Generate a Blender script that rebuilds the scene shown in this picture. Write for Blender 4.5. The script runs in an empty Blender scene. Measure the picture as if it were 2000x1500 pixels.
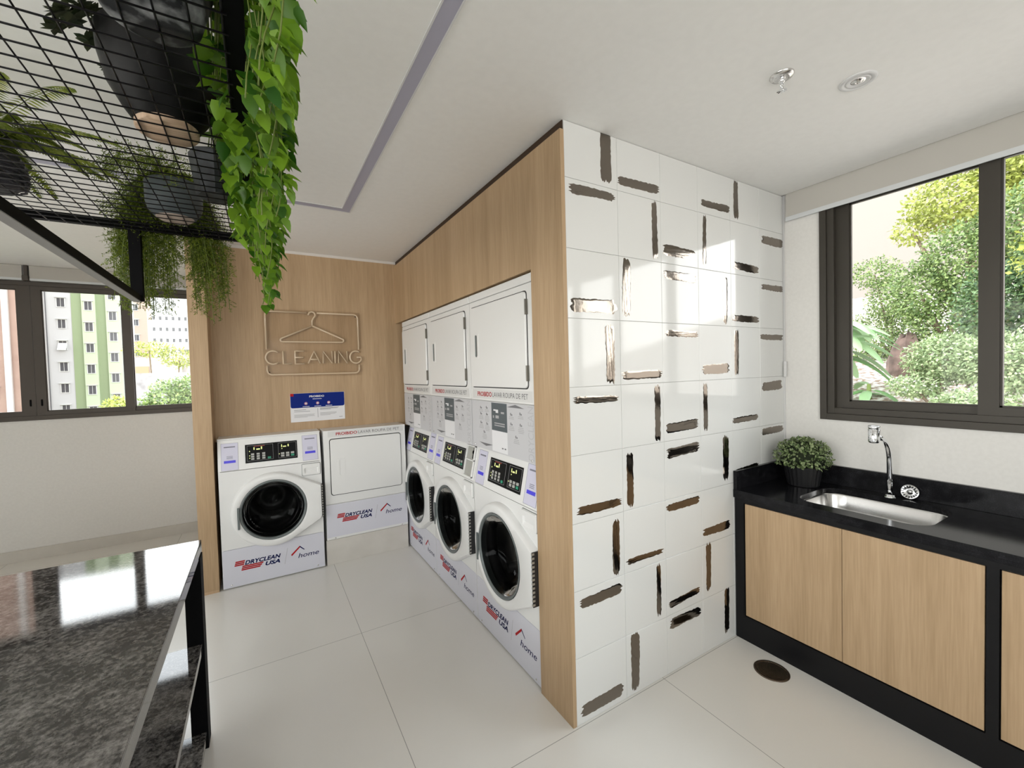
import bpy, bmesh, math, random
from mathutils import Matrix, Vector
from math import pi, sin, cos, radians

random.seed(7)
S = bpy.context.scene
COL = S.collection

# ------------------------------------------------------------------ camera
W_PX, H_PX = 2000.0, 1500.0
F_PX, CX, CY = 818.63, 983.68, 749.63
cam_data = bpy.data.cameras.new('camera')
cam_data.sensor_fit = 'HORIZONTAL'
cam_data.sensor_width = 36.0
cam_data.lens = F_PX / W_PX * 36.0
cam_data.shift_x = -(CX - W_PX / 2) / W_PX
cam_data.shift_y = (CY - H_PX / 2) / W_PX
cam_data.clip_start = 0.02
cam_data.clip_end = 600
cam = bpy.data.objects.new('camera', cam_data)
COL.objects.link(cam)
Rm = Matrix(((0.8638, 0.0379, -0.5024), (-0.5030, 0.0107, -0.8642), (-0.0274, 0.9992, 0.0284)))
cam.matrix_world = Matrix.Translation((-1.1228, -1.3826, 1.5346)) @ Rm.to_quaternion().normalized().to_matrix().to_4x4()
S.camera = cam

# ------------------------------------------------------------------ world + exposure
S.view_settings.view_transform = 'Standard'
S.view_settings.look = 'None'
S.view_settings.gamma = 1
S.view_settings.exposure = 0.66
S.view_settings.use_curve_mapping = False
world = bpy.data.worlds.new('overcast_sky')
S.world = world
world.use_nodes = True
wn = world.node_tree.nodes
wl = world.node_tree.links
bg = wn['Background']
tc = wn.new('ShaderNodeTexCoord')
sep = wn.new('ShaderNodeSeparateXYZ')
rampw = wn.new('ShaderNodeValToRGB')
wl.new(tc.outputs['Generated'], sep.inputs[0])
wl.new(sep.outputs['Z'], rampw.inputs[0])
rampw.color_ramp.elements[0].position = 0.0
rampw.color_ramp.elements[0].color = (1.0, 0.97, 0.93, 1)
rampw.color_ramp.elements[1].position = 0.6
rampw.color_ramp.elements[1].color = (0.86, 0.93, 1.0, 1)
wl.new(rampw.outputs[0], bg.inputs[0])
bg.inputs[1].default_value = 4.6


def portal(name, loc, rot, sx, sy):
    d = bpy.data.lights.new(name, 'AREA')
    d.shape = 'RECTANGLE'
    d.size = sx
    d.size_y = sy
    d.cycles.is_portal = True
    o = bpy.data.objects.new(name, d)
    o.location = loc
    o.rotation_euler = rot
    COL.objects.link(o)
    return o


portal('daylight_sink_window', (1.80, -1.32, 1.82), (0, radians(90), 0), 1.3, 2.3)
portal('daylight_far_window', (-2.93, 4.0, 1.85), (radians(-90), 0, 0), 2.9, 1.2)
portal('daylight_added_rear_window', (-1.9, -4.4, 1.7), (radians(90), 0, 0), 3.2, 1.5)  # portal at the added rear opening, out of view
portal('daylight_added_left_window', (-4.7, -1.3, 1.6), (0, radians(-90), 0), 1.7, 4.4)  # portal at the added left opening, out of view

H = 2.5705          # ceiling height
XW = 1.715          # sink wall surface
YF = 3.87           # far wall surface
XL = -4.5           # left wall
YR = -4.2           # rear wall

# ------------------------------------------------------------------ materials
MATS = {}


def mat(name, col, rough=0.5, metal=0.0, spec=0.5, coat=0.0, emit=None, trans=0.0, ior=1.45, alpha=1.0):
    if name in MATS:
        return MATS[name]
    m = bpy.data.materials.new(name)
    m.use_nodes = True
    b = m.node_tree.nodes['Principled BSDF']
    b.inputs['Base Color'].default_value = (*col, 1)
    b.inputs['Roughness'].default_value = rough
    b.inputs['Metallic'].default_value = metal
    b.inputs['Specular IOR Level'].default_value = spec
    b.inputs['Coat Weight'].default_value = coat
    b.inputs['Transmission Weight'].default_value = trans
    b.inputs['IOR'].default_value = ior
    if emit:
        b.inputs['Emission Color'].default_value = (*emit[0], 1)
        b.inputs['Emission Strength'].default_value = emit[1]
    MATS[name] = m
    return m


def nodes_of(m):
    nt = m.node_tree
    return nt, nt.nodes, nt.links, nt.nodes['Principled BSDF']


def mottled(name, c1, c2, scale, rough=0.5, metal=0.0, bump=0.0, detail=6, lo=0.35, hi=0.65, stretch=(1, 1, 1), coat=0.0, spec=0.5):
    """two-colour noise material in object space"""
    m = mat(name, c1, rough, metal, spec, coat)
    nt, n, l, b = nodes_of(m)
    t = n.new('ShaderNodeTexCoord')
    mp = n.new('ShaderNodeMapping')
    mp.inputs['Scale'].default_value = stretch
    nz = n.new('ShaderNodeTexNoise')
    nz.inputs['Scale'].default_value = scale
    nz.inputs['Detail'].default_value = detail
    r = n.new('ShaderNodeValToRGB')
    r.color_ramp.elements[0].position = lo
    r.color_ramp.elements[0].color = (*c1, 1)
    r.color_ramp.elements[1].position = hi
    r.color_ramp.elements[1].color = (*c2, 1)
    l.new(t.outputs['Object'], mp.inputs[0])
    l.new(mp.outputs[0], nz.inputs['Vector'])
    l.new(nz.outputs['Fac'], r.inputs[0])
    l.new(r.outputs[0], b.inputs['Base Color'])
    if bump:
        bp = n.new('ShaderNodeBump')
        bp.inputs['Strength'].default_value = bump
        bp.inputs['Distance'].default_value = 0.002
        l.new(nz.outputs['Fac'], bp.inputs['Height'])
        l.new(bp.outputs[0], b.inputs['Normal'])
    return m


def wood(name, c1, c2, rough=0.5):
    m = mat(name, c1, rough)
    nt, n, l, b = nodes_of(m)
    t = n.new('ShaderNodeTexCoord')
    mp = n.new('ShaderNodeMapping')
    mp.inputs['Scale'].default_value = (1, 1, 0.035)
    n1 = n.new('ShaderNodeTexNoise')
    n1.inputs['Scale'].default_value = 160
    n1.inputs['Detail'].default_value = 5
    n2 = n.new('ShaderNodeTexNoise')
    n2.inputs['Scale'].default_value = 11
    n2.inputs['Detail'].default_value = 3
    n2.inputs['Distortion'].default_value = 0.6
    mix = n.new('ShaderNodeMath')
    mix.operation = 'MULTIPLY_ADD'
    mix.inputs[1].default_value = 0.45
    mul = n.new('ShaderNodeMath')
    mul.operation = 'MULTIPLY'
    mul.inputs[1].default_value = 0.55
    r = n.new('ShaderNodeValToRGB')
    r.color_ramp.elements[0].position = 0.36
    r.color_ramp.elements[0].color = (*c2, 1)
    r.color_ramp.elements[1].position = 0.64
    r.color_ramp.elements[1].color = (*c1, 1)
    l.new(t.outputs['Object'], mp.inputs[0])
    l.new(mp.outputs[0], n1.inputs['Vector'])
    l.new(mp.outputs[0], n2.inputs['Vector'])
    l.new(n2.outputs['Fac'], mul.inputs[0])
    l.new(n1.outputs['Fac'], mix.inputs[0])
    l.new(mul.outputs[0], mix.inputs[2])
    l.new(mix.outputs[0], r.inputs[0])
    l.new(r.outputs[0], b.inputs['Base Color'])
    bp = n.new('ShaderNodeBump')
    bp.inputs['Strength'].default_value = 0.12
    bp.inputs['Distance'].default_value = 0.001
    l.new(n1.outputs['Fac'], bp.inputs['Height'])
    l.new(bp.outputs[0], b.inputs['Normal'])
    return m


def leaf_mat(name, c1, c2, rough=0.45, transl=0.25):
    """leaf colour varies leaf by leaf (random per mesh island)"""
    m = mat(name, c1, rough, spec=0.4)
    nt, n, l, b = nodes_of(m)
    g = n.new('ShaderNodeNewGeometry')
    r = n.new('ShaderNodeValToRGB')
    r.color_ramp.elements[0].color = (*c1, 1)
    r.color_ramp.elements[1].color = (*c2, 1)
    l.new(g.outputs['Random Per Island'], r.inputs[0])
    l.new(r.outputs[0], b.inputs['Base Color'])
    if transl:
        tr = n.new('ShaderNodeBsdfTranslucent')
        mx = n.new('ShaderNodeMixShader')
        mx.inputs[0].default_value = transl
        l.new(r.outputs[0], tr.inputs[0])
        l.new(b.outputs[0], mx.inputs[1])
        l.new(tr.outputs[0], mx.inputs[2])
        l.new(mx.outputs[0], n['Material Output'].inputs[0])
    return m


def glass_mat(name, tint, ior=1.45, rough=0.02):
    m = bpy.data.materials.new(name)
    m.use_nodes = True
    n = m.node_tree.nodes
    l = m.node_tree.links
    n.remove(n['Principled BSDF'])
    tr = n.new('ShaderNodeBsdfTransparent')
    tr.inputs[0].default_value = (*tint, 1)
    gl = n.new('ShaderNodeBsdfGlossy')
    gl.inputs['Roughness'].default_value = rough
    fr = n.new('ShaderNodeFresnel')
    fr.inputs['IOR'].default_value = ior
    mx = n.new('ShaderNodeMixShader')
    l.new(fr.outputs[0], mx.inputs[0])
    l.new(tr.outputs[0], mx.inputs[1])
    l.new(gl.outputs[0], mx.inputs[2])
    l.new(mx.outputs[0], n['Material Output'].inputs[0])
    MATS[name] = m
    return m


m_wall = mottled('wall_paint', (0.76, 0.748, 0.72), (0.79, 0.778, 0.75), 60, 0.6, bump=0.03)
m_ceil = mottled('ceiling_paint', (0.88, 0.872, 0.85), (0.90, 0.892, 0.87), 30, 0.7)
m_oak = wood('oak_veneer', (0.52, 0.365, 0.220), (0.395, 0.268, 0.150))
m_oak_light = wood('oak_edge', (0.60, 0.42, 0.27), (0.5, 0.34, 0.2))
m_gap = mat('shadow_gap_brown', (0.05, 0.028, 0.015), 0.7)
m_tile = mat('white_glazed_tile', (0.73, 0.735, 0.72), 0.07)
m_grout = mat('pale_grout', (0.36, 0.35, 0.33), 0.8)
m_white = mat('white_enamel', (0.80, 0.80, 0.79), 0.28)
m_kick = mat('kick_panel_vinyl', (0.68, 0.68, 0.75), 0.4)
m_dark_gap = mat('door_gap_shade_grey', (0.04, 0.04, 0.04), 0.7)
m_hinge = mat('hinge_steel', (0.16, 0.15, 0.13), 0.4, 0.7)
m_ring = mat('door_ring_grey', (0.16, 0.18, 0.18), 0.4, 0.3)
m_ring2 = mat('hinge_teeth', (0.40, 0.39, 0.36), 0.35, 0.5)
m_drum = mat('drum_steel', (0.20, 0.20, 0.20), 0.35, 0.9)
m_gasket = mat('rubber_gasket', (0.02, 0.02, 0.022), 0.35)
m_bowl = glass_mat('smoked_door_glass', (0.20, 0.205, 0.205), 1.14)
m_black_panel = mat('control_panel_black', (0.004, 0.004, 0.004), 0.3, spec=0.1)
m_grey_btn = mat('control_button_grey', (0.42, 0.42, 0.40), 0.4)
m_green_btn = mat('control_button_green', (0.02, 0.28, 0.16), 0.4)
m_led_yellow = mat('display_digits_yellow', (0.7, 0.75, 0.3), 0.4, emit=((0.75, 0.80, 0.3), 0.3))
m_led_red = mat('panel_print_red', (0.25, 0.03, 0.02), 0.4)
m_sticker = mat('sticker_paper', (0.64, 0.63, 0.76), 0.4)
m_sticker_line = mat('sticker_print_grey', (0.20, 0.20, 0.25), 0.5)
m_blue = mat('sticker_blue', (0.075, 0.06, 0.74), 0.4)
m_navy = mat('print_navy', (0.002, 0.006, 0.07), 0.5, spec=0.15)
m_red = mat('print_red', (0.42, 0.008, 0.012), 0.5, spec=0.2)
m_print_grey = mat('print_grey', (0.17, 0.17, 0.18), 0.5)
m_light_print = mat('print_light_grey', (0.42, 0.42, 0.43), 0.5)
m_instr = mat('instruction_vinyl', (0.58, 0.58, 0.60), 0.45)
m_instr_dark = mat('instruction_dark_panel', (0.095, 0.115, 0.125), 0.45)
m_paper = mat('white_paper', (0.78, 0.78, 0.80), 0.5)
m_signblue = mat('sign_blue', (0.003, 0.018, 0.19), 0.5, spec=0.15)
m_frame = mat('bronze_window_frame', (0.052, 0.046, 0.037), 0.45, 0.2)
m_frame_l = mat('brown_window_frame', (0.082, 0.069, 0.058), 0.45, 0.2)
m_pane = glass_mat('window_glass', (0.98, 0.985, 0.98), 1.2)
m_blind = mat('blind_fabric', (0.52, 0.50, 0.46), 0.8)
m_blindbar = mat('blind_bottom_bar', (0.66, 0.68, 0.69), 0.4)
m_blackmetal = mat('black_powder_coat', (0.003, 0.003, 0.0035), 0.6, spec=0.08)
m_wire = mat('black_wire', (0.005, 0.0045, 0.006), 0.35, spec=0.25)
m_chrome = mat('chrome', (0.85, 0.86, 0.88), 0.06, 1.0)
m_steel = mat('brushed_steel', (0.72, 0.71, 0.70), 0.22, 1.0)
m_bronze = None
m_soil = mottled('potting_soil', (0.02, 0.014, 0.01), (0.06, 0.04, 0.025), 90, 0.9, bump=0.4)
m_tube = mat('unlit_neon_tube', (0.62, 0.48, 0.33), 0.15, coat=0.5)
m_acrylic = glass_mat('clear_acrylic', (0.97, 0.96, 0.95), 1.10, 0.05)
m_lav = mat('diffuser_grey', (0.42, 0.41, 0.50), 0.5)
m_alu = mat('white_aluminium', (0.70, 0.70, 0.70), 0.4)


def build_floor_mat():
    m = mat('porcelain_floor', (0.74, 0.72, 0.68), 0.22)
    nt, n, l, b = nodes_of(m)
    g = n.new('ShaderNodeNewGeometry')
    sp = n.new('ShaderNodeSeparateXYZ')
    l.new(g.outputs['Position'], sp.inputs[0])

    def joint(sock, off):
        a = n.new('ShaderNodeMath'); a.operation = 'ADD'; a.inputs[1].default_value = off
        l.new(sock, a.inputs[0])
        p = n.new('ShaderNodeMath'); p.operation = 'PINGPONG'; p.inputs[1].default_value = 0.6
        l.new(a.outputs[0], p.inputs[0])
        c = n.new('ShaderNodeMath'); c.operation = 'LESS_THAN'; c.inputs[1].default_value = 0.0014
        l.new(p.outputs[0], c.inputs[0])
        return c.outputs[0]
    jx = joint(sp.outputs['X'], 0.655 + 12)
    jy = joint(sp.outputs['Y'], -1.19 + 12)
    mx = n.new('ShaderNodeMath'); mx.operation = 'MAXIMUM'
    l.new(jx, mx.inputs[0]); l.new(jy, mx.inputs[1])
    nz = n.new('ShaderNodeTexNoise'); nz.inputs['Scale'].default_value = 2.5
    l.new(g.outputs['Position'], nz.inputs['Vector'])
    r = n.new('ShaderNodeValToRGB')
    r.color_ramp.elements[0].color = (0.77, 0.75, 0.705, 1)
    r.color_ramp.elements[1].color = (0.81, 0.79, 0.75, 1)
    l.new(nz.outputs['Fac'], r.inputs[0])
    mix = n.new('ShaderNodeMixRGB')
    mix.inputs[2].default_value = (0.36, 0.35, 0.33, 1)
    l.new(mx.outputs[0], mix.inputs[0]); l.new(r.outputs[0], mix.inputs[1])
    l.new(mix.outputs[0], b.inputs['Base Color'])
    return m


def build_granite(name, base, fleck, scale, lo, hi, rough):
    m = mat(name, base, rough, coat=0.0, spec=0.25 if 'absolute' in name else 0.65)
    nt, n, l, b = nodes_of(m)
    t = n.new('ShaderNodeTexCoord')
    nz = n.new('ShaderNodeTexNoise'); nz.inputs['Scale'].default_value = scale
    nz.inputs['Detail'].default_value = 8; nz.inputs['Roughness'].default_value = 0.75
    n2 = n.new('ShaderNodeTexNoise'); n2.inputs['Scale'].default_value = scale * 0.12
    n2.inputs['Detail'].default_value = 4
    ad = n.new('ShaderNodeMath'); ad.operation = 'MULTIPLY_ADD'; ad.inputs[1].default_value = 0.7
    ml = n.new('ShaderNodeMath'); ml.operation = 'MULTIPLY'; ml.inputs[1].default_value = 0.3
    r = n.new('ShaderNodeValToRGB')
    r.color_ramp.elements[0].position = lo; r.color_ramp.elements[0].color = (*base, 1)
    r.color_ramp.elements[1].position = hi; r.color_ramp.elements[1].color = (*fleck, 1)
    l.new(t.outputs['Object'], nz.inputs['Vector']); l.new(t.outputs['Object'], n2.inputs['Vector'])
    l.new(n2.outputs['Fac'], ml.inputs[0]); l.new(nz.outputs['Fac'], ad.inputs[0]); l.new(ml.outputs[0], ad.inputs[2])
    l.new(ad.outputs[0], r.inputs[0]); l.new(r.outputs[0], b.inputs['Base Color'])
    bp = n.new('ShaderNodeBump'); bp.inputs['Strength'].default_value = 0.05; bp.inputs['Distance'].default_value = 0.0004
    l.new(nz.outputs['Fac'], bp.inputs['Height']); l.new(bp.outputs[0], b.inputs['Normal'])
    return m


m_floor = build_floor_mat()
m_granite = build_granite('speckled_black_granite', (0.022, 0.020, 0.019), (0.25, 0.235, 0.22), 75, 0.45, 0.66, 0.045)
m_granite_edge = build_granite('granite_edge', (0.03, 0.028, 0.027), (0.09, 0.085, 0.08), 60, 0.4, 0.65, 0.25)
m_counter = build_granite('absolute_black_granite', (0.006, 0.006, 0.007), (0.035, 0.035, 0.04), 240, 0.48, 0.72, 0.14)
m_cabblack = mat('black_cabinet_lacquer', (0.005, 0.005, 0.006), 0.4, spec=0.3)


def build_bronze():
    m = mat('bronze_mirror_paint', (0.23, 0.20, 0.17), 0.09, 1.0)
    nt, n, l, b = nodes_of(m)
    t = n.new('ShaderNodeTexCoord')
    nz = n.new('ShaderNodeTexNoise'); nz.inputs['Scale'].default_value = 22; nz.inputs['Detail'].default_value = 3
    bp = n.new('ShaderNodeBump'); bp.inputs['Strength'].default_value = 0.22; bp.inputs['Distance'].default_value = 0.0016
    l.new(t.outputs['Object'], nz.inputs['Vector']); l.new(nz.outputs['Fac'], bp.inputs['Height'])
    l.new(bp.outputs[0], b.inputs['Normal'])
    return m


m_bronze = build_bronze()
m_pothos = leaf_mat('pothos_leaf', (0.018, 0.085, 0.004), (0.20, 0.36, 0.022), transl=0.3)
m_asp = leaf_mat('asparagus_needle', (0.04, 0.085, 0.008), (0.24, 0.30, 0.03), transl=0.35)
m_fern = leaf_mat('boston_leaflet', (0.09, 0.14, 0.015), (0.33, 0.38, 0.06), transl=0.5)
m_succ = leaf_mat('dark_succulent', (0.02, 0.035, 0.015), (0.07, 0.085, 0.04), transl=0.1)
m_boxw = leaf_mat('boxwood_leaf', (0.05, 0.10, 0.02), (0.33, 0.40, 0.20), transl=0.15)
m_stem = mat('green_stem', (0.12, 0.16, 0.03), 0.6)
m_bark = mottled('tree_bark', (0.10, 0.07, 0.045), (0.2, 0.15, 0.1), 12, 0.9, bump=0.6)


# ------------------------------------------------------------------ mesh builder
class MB:
    def __init__(self):
        self.v = []
        self.f = []
        self.m = []
        self.s = []

    def add(self, vs, fs, mi=0, smooth=False):
        o = len(self.v)
        self.v.extend([tuple(p) for p in vs])
        for f in fs:
            self.f.append([i + o for i in f])
            self.m.append(mi)
            self.s.append(smooth)
        return self

    def box(self, x0, x1, y0, y1, z0, z1, mi=0):
        vs = [(x0, y0, z0), (x1, y0, z0), (x1, y1, z0), (x0, y1, z0), (x0, y0, z1), (x1, y0, z1), (x1, y1, z1), (x0, y1, z1)]
        fs = [(0, 3, 2, 1), (4, 5, 6, 7), (0, 1, 5, 4), (1, 2, 6, 5), (2, 3, 7, 6), (3, 0, 4, 7)]
        return self.add(vs, fs, mi)

    def prism(self, poly, axis, a, b, mi=0, smooth=False):
        """poly: 2-D points; axis 'y' -> (x,z), 'x' -> (y,z), 'z' -> (x,y)"""
        def P(p, t):
            return (p[0], t, p[1]) if axis == 'y' else ((t, p[0], p[1]) if axis == 'x' else (p[0], p[1], t))
        n = len(poly)
        vs = [P(p, a) for p in poly] + [P(p, b) for p in poly]
        self.add(vs, [[i for i in range(n)][::-1], [i + n for i in range(n)]], mi)
        o = len(self.v) - 2 * n
        for i in range(n):
            j = (i + 1) % n
            self.f.append([o + i, o + j, o + n + j, o + n + i]); self.m.append(mi); self.s.append(smooth)
        return self

    def loft(self, rings, mi=0, smooth=True, closed=True, cap0=False, cap1=False):
        n = len(rings[0])
        vs = [p for r in rings for p in r]
        fs = []
        for k in range(len(rings) - 1):
            for i in range(n if closed else n - 1):
                j = (i + 1) % n
                fs.append((k * n + i, k * n + j, (k + 1) * n + j, (k + 1) * n + i))
        if cap0:
            fs.append(tuple(range(n))[::-1])
        if cap1:
            fs.append(tuple((len(rings) - 1) * n + i for i in range(n)))
        return self.add(vs, fs, mi, smooth)

    def lathe(self, prof, c=(0, 0, 0), axis='z', n=32, mi=0, smooth=True, cap0=False, cap1=False, sq=0):
        rings = []
        for r, h in prof:
            ring = []
            for i in range(n):
                a = 2 * pi * i / n
                p, q = r * cos(a), r * sin(a)
                if axis == 'z':
                    ring.append((c[0] + p, c[1] + q, c[2] + h))
                elif axis == 'y':
                    ring.append((c[0] + p, c[1] + h, c[2] + q))
                else:
                    ring.append((c[0] + h, c[1] + p, c[2] + q))
            rings.append(ring)
        return self.loft(rings, mi, smooth, True, cap0, cap1)

    def tube(self, pts, r, n=8, mi=0, closed=False, caps=True):
        pts = [Vector(p) for p in pts]
        N = len(pts)
        rings = []
        up = Vector((0, 0, 1))
        prev = None
        for i, p in enumerate(pts):
            a = pts[(i - 1) % N] if (closed or i > 0) else p
            b = pts[(i + 1) % N] if (closed or i < N - 1) else p
            t = (b - a).normalized() if (b - a).length > 1e-9 else Vector((0, 0, 1))
            if prev is None:
                u = t.cross(up)
                if u.length < 0.05:
                    u = t.cross(Vector((1, 0, 0)))
            else:
                u = prev - t * prev.dot(t)
                if u.length < 1e-4:
                    u = t.cross(up)
            u.normalize()
            prev = u
            w = t.cross(u)
            rr = r[i] if isinstance(r, (list, tuple)) else r
            rings.append([tuple(p + (u * cos(2 * pi * k / n) + w * sin(2 * pi * k / n)) * rr) for k in range(n)])
        if closed:
            rings.append(rings[0])
            return self.loft(rings, mi, True)
        return self.loft(rings, mi, True, True, caps, caps)

    def mesh(self, name, mats):
        me = bpy.data.meshes.new(name)
        me.from_pydata(self.v, [], self.f)
        for mm in (mats if isinstance(mats, (list, tuple)) else [mats]):
            me.materials.append(mm)
        me.polygons.foreach_set('material_index', self.m)
        me.polygons.foreach_set('use_smooth', self.s)
        me.update()
        return me


def local_inv(parent):
    M = Matrix.Identity(4)
    p = parent
    while p is not None:
        M = Matrix.LocRotScale(p.location, p.rotation_euler, p.scale) @ M
        p = p.parent
    return M.inverted()


def finish(me, bevel=0.0, fixn=True, seg=2):
    if bevel or fixn:
        bm = bmesh.new()
        bm.from_mesh(me)
        if fixn:
            bmesh.ops.recalc_face_normals(bm, faces=bm.faces)
        if bevel:
            es = [e for e in bm.edges if len(e.link_faces) == 2 and e.calc_face_angle(0) > 0.6]
            bmesh.ops.bevel(bm, geom=es, offset=bevel, segments=seg, affect='EDGES', profile=0.5, clamp_overlap=True)
        bm.to_mesh(me)
        bm.free()


def part(name, mb, mats, parent=None, bevel=0.0, world=False, label=None, fixn=True, sharp=None, seg=2):
    """links one mesh object; world=True: coordinates given in the room, converted to the parent's frame"""
    me = mb if isinstance(mb, bpy.types.Mesh) else mb.mesh(name, mats)
    finish(me, bevel, fixn, seg)
    if sharp:
        me.polygons.foreach_set('use_smooth', [True] * len(me.polygons))
        me.set_sharp_from_angle(angle=radians(sharp))
    if world and parent is not None:
        me.transform(local_inv(parent))
    o = bpy.data.objects.new(name, me)
    COL.objects.link(o)
    if parent is not None:
        o.parent = parent
    if label:
        o['label'] = label
    return o


def thing(name, label, cat, loc=(0, 0, 0), rz=0.0, group=None):
    o = bpy.data.objects.new(name, None)
    o.empty_display_size = 0.1
    COL.objects.link(o)
    o.location = loc
    o.rotation_euler = (0, 0, rz)
    o['label'] = label
    o['category'] = cat
    if group:
        o['group'] = group
    return o


def tag(o, label, cat, group=None, kind=None):
    o['label'] = label
    o['category'] = cat
    if group:
        o['group'] = group
    if kind:
        o['kind'] = kind
    return o


def struct(name, mb, mats, bevel=0.0, **k):
    o = part(name, mb, mats, None, bevel, **k)
    o['kind'] = 'structure'
    return o


def struct_empty(name, loc=(0, 0, 0)):
    o = bpy.data.objects.new(name, None)
    COL.objects.link(o)
    o.location = loc
    o['kind'] = 'structure'
    return o


def copy_tree(o, parent=None):
    c = o.copy()
    COL.objects.link(c)
    c.parent = parent
    for ch in list(o.children):
        copy_tree(ch, c)
    return c


def rrect(x0, x1, z0, z1, r, n=5):
    pts = []
    for cx, cz, a0 in ((x1 - r, z1 - r, 0), (x0 + r, z1 - r, 90), (x0 + r, z0 + r, 180), (x1 - r, z0 + r, 270)):
        for i in range(n + 1):
            a = radians(a0 + 90 * i / n)
            pts.append((cx + r * cos(a), cz + r * sin(a)))
    return pts


def text_mesh(body, w, h, depth=0.0006, shear=0.0, offset=0.0, spacing=1.0):
    """lettering in the x-z plane facing -y, fitted into w x h, lower left corner at the origin"""
    cu = bpy.data.curves.new('lettering', 'FONT')
    cu.body = body
    cu.size = 1
    cu.shear = shear
    cu.offset = offset
    cu.space_character = spacing
    cu.resolution_u = 3
    ob = bpy.data.objects.new('lettering', cu)
    COL.objects.link(ob)
    bpy.context.view_layer.update()
    dg = bpy.context.evaluated_depsgraph_get()
    me = bpy.data.meshes.new_from_object(ob.evaluated_get(dg))
    bpy.data.objects.remove(ob)
    bpy.data.curves.remove(cu)
    xs = [v.co.x for v in me.vertices]
    ys = [v.co.y for v in me.vertices]
    x0, x1, y0, y1 = min(xs), max(xs), min(ys), max(ys)
    out = MB()
    vs = [((v.co.x - x0) / (x1 - x0) * w, -depth, (v.co.y - y0) / (y1 - y0) * h) for v in me.vertices]
    out.add(vs, [list(p.vertices) for p in me.polygons])
    bpy.data.meshes.remove(me)
    return out


def shifted(mb, dx=0, dy=0, dz=0):
    mb.v = [(x + dx, y + dy, z + dz) for x, y, z in mb.v]
    return mb


# ================================================================== ROOM SHELL
mb = MB(); mb.box(XL - 0.2, XW + 0.2, YR - 0.2, YF + 0.2, -0.2, 0)
struct('floor', mb, m_floor)
mb = MB()
mb.box(XL - 0.2, 1.695, YR - 0.2, YF + 0.2, H, H + 0.15)
mb.box(1.695, XW + 0.2, YR - 0.2, YF + 0.2, H + 0.13, H + 0.28)
struct('ceiling', mb, m_ceil)


def wall_with_holes(name, axis, pos, th, a0, a1, z0, z1, holes, m):
    """wall slab with rectangular openings, axis='x': plane x=pos running in y"""
    mb = MB()
    holes = sorted(holes)

    def B(p0, p1, q0, q1):
        if p1 - p0 < 1e-4 or q1 - q0 < 1e-4:
            return
        if axis == 'x':
            mb.box(min(pos, pos + th), max(pos, pos + th), p0, p1, q0, q1)
        else:
            mb.box(p0, p1, min(pos, pos + th), max(pos, pos + th), q0, q1)
    cur = a0
    for h0, h1, hz0, hz1 in holes:
        B(cur, h0, z0, z1)
        B(h0, h1, z0, hz0)
        B(h0, h1, hz1, z1)
        cur = h1
    B(cur, a1, z0, z1)
    return struct(name, mb, m)


SW0, SW1, SWZ0, SWZ1 = -2.46, -0.215, 1.225, 2.50
wall_with_holes('wall_right', 'x', XW, 0.2, YR - 0.2, YF + 0.2, 0, H + 0.13, [(SW0, SW1, SWZ0, SWZ1)], m_wall)
FW0, FW1, FWZ0, FWZ1 = -4.36, -1.50, 1.235, 2.44
wall_with_holes('wall_far', 'y', YF, 0.2, XL - 0.2, XW + 0.2, 0, H, [(FW0, FW1, FWZ0, FWZ1)], m_wall)
wall_with_holes('wall_rear', 'y', YR, -0.2, XL - 0.2, XW + 0.2, 0, H, [(-3.5, -0.3, 0.95, 2.45)], m_wall)  # unseen opening, added to let daylight in from behind
wall_with_holes('wall_left', 'x', XL, -0.2, YR - 0.2, YF + 0.2, 0, H, [(-3.5, 0.9, 0.75, 2.45)], m_wall)  # unseen opening, added and sized to brighten the room

# baseboards
mb = MB(); mb.box(XL, -1.5, YF - 0.014, YF, 0, 0.10)
mb2 = m_base = mottled('skirting_porcelain', (0.62, 0.59, 0.54), (0.66, 0.63, 0.58), 8, 0.3)
struct('baseboard_far', mb, m_base, bevel=0.001)
mb = MB(); mb.box(XL, XL + 0.014, YR, YF - 0.014, 0, 0.10)
struct('baseboard_left', mb, m_base)

# ---- tiled partition
mb = MB(); mb.box(0.0, XW, 0.004, 0.235, 0, H)
twall = struct('wall_tiled', mb, [m_grout])
mb = MB()
xs = [0.0, 0.300, 0.5855, 0.871, 1.1565, 1.442, 1.704]
zs = [0.0, 0.2928, 0.5849, 0.877, 1.1691, 1.4612, 1.7533, 2.0454, 2.3375, H - 0.001]
g = 0.0006
for i in range(len(xs) - 1):
    for j in range(len(zs) - 1):
        x0, x1, z0, z1 = xs[i] + g, xs[i + 1] - g, zs[j] + g, zs[j + 1] - g
        b = 0.0012
        vs = [(x0, 0.004, z0), (x1, 0.004, z0), (x1, 0.004, z1), (x0, 0.004, z1),
              (x0, b, z0), (x1, b, z0), (x1, b, z1), (x0, b, z1),
              (x0 + b, 0, z0 + b), (x1 - b, 0, z0 + b), (x1 - b, 0, z1 - b), (x0 + b, 0, z1 - b)]
        fs = [(8, 9, 10, 11)]
        for k in range(4):
            q = (k + 1) % 4
            fs += [(k, q, 4 + q, 4 + k), (4 + k, 4 + q, 8 + q, 8 + k)]
        mb.add(vs, fs)
part('wall_tile', mb, m_tile, twall)
mb = MB(); mb.box(1.7045, 1.7135, -0.006, 0.004, 0, H)
part('corner_trim', mb, m_alu, twall)

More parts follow.
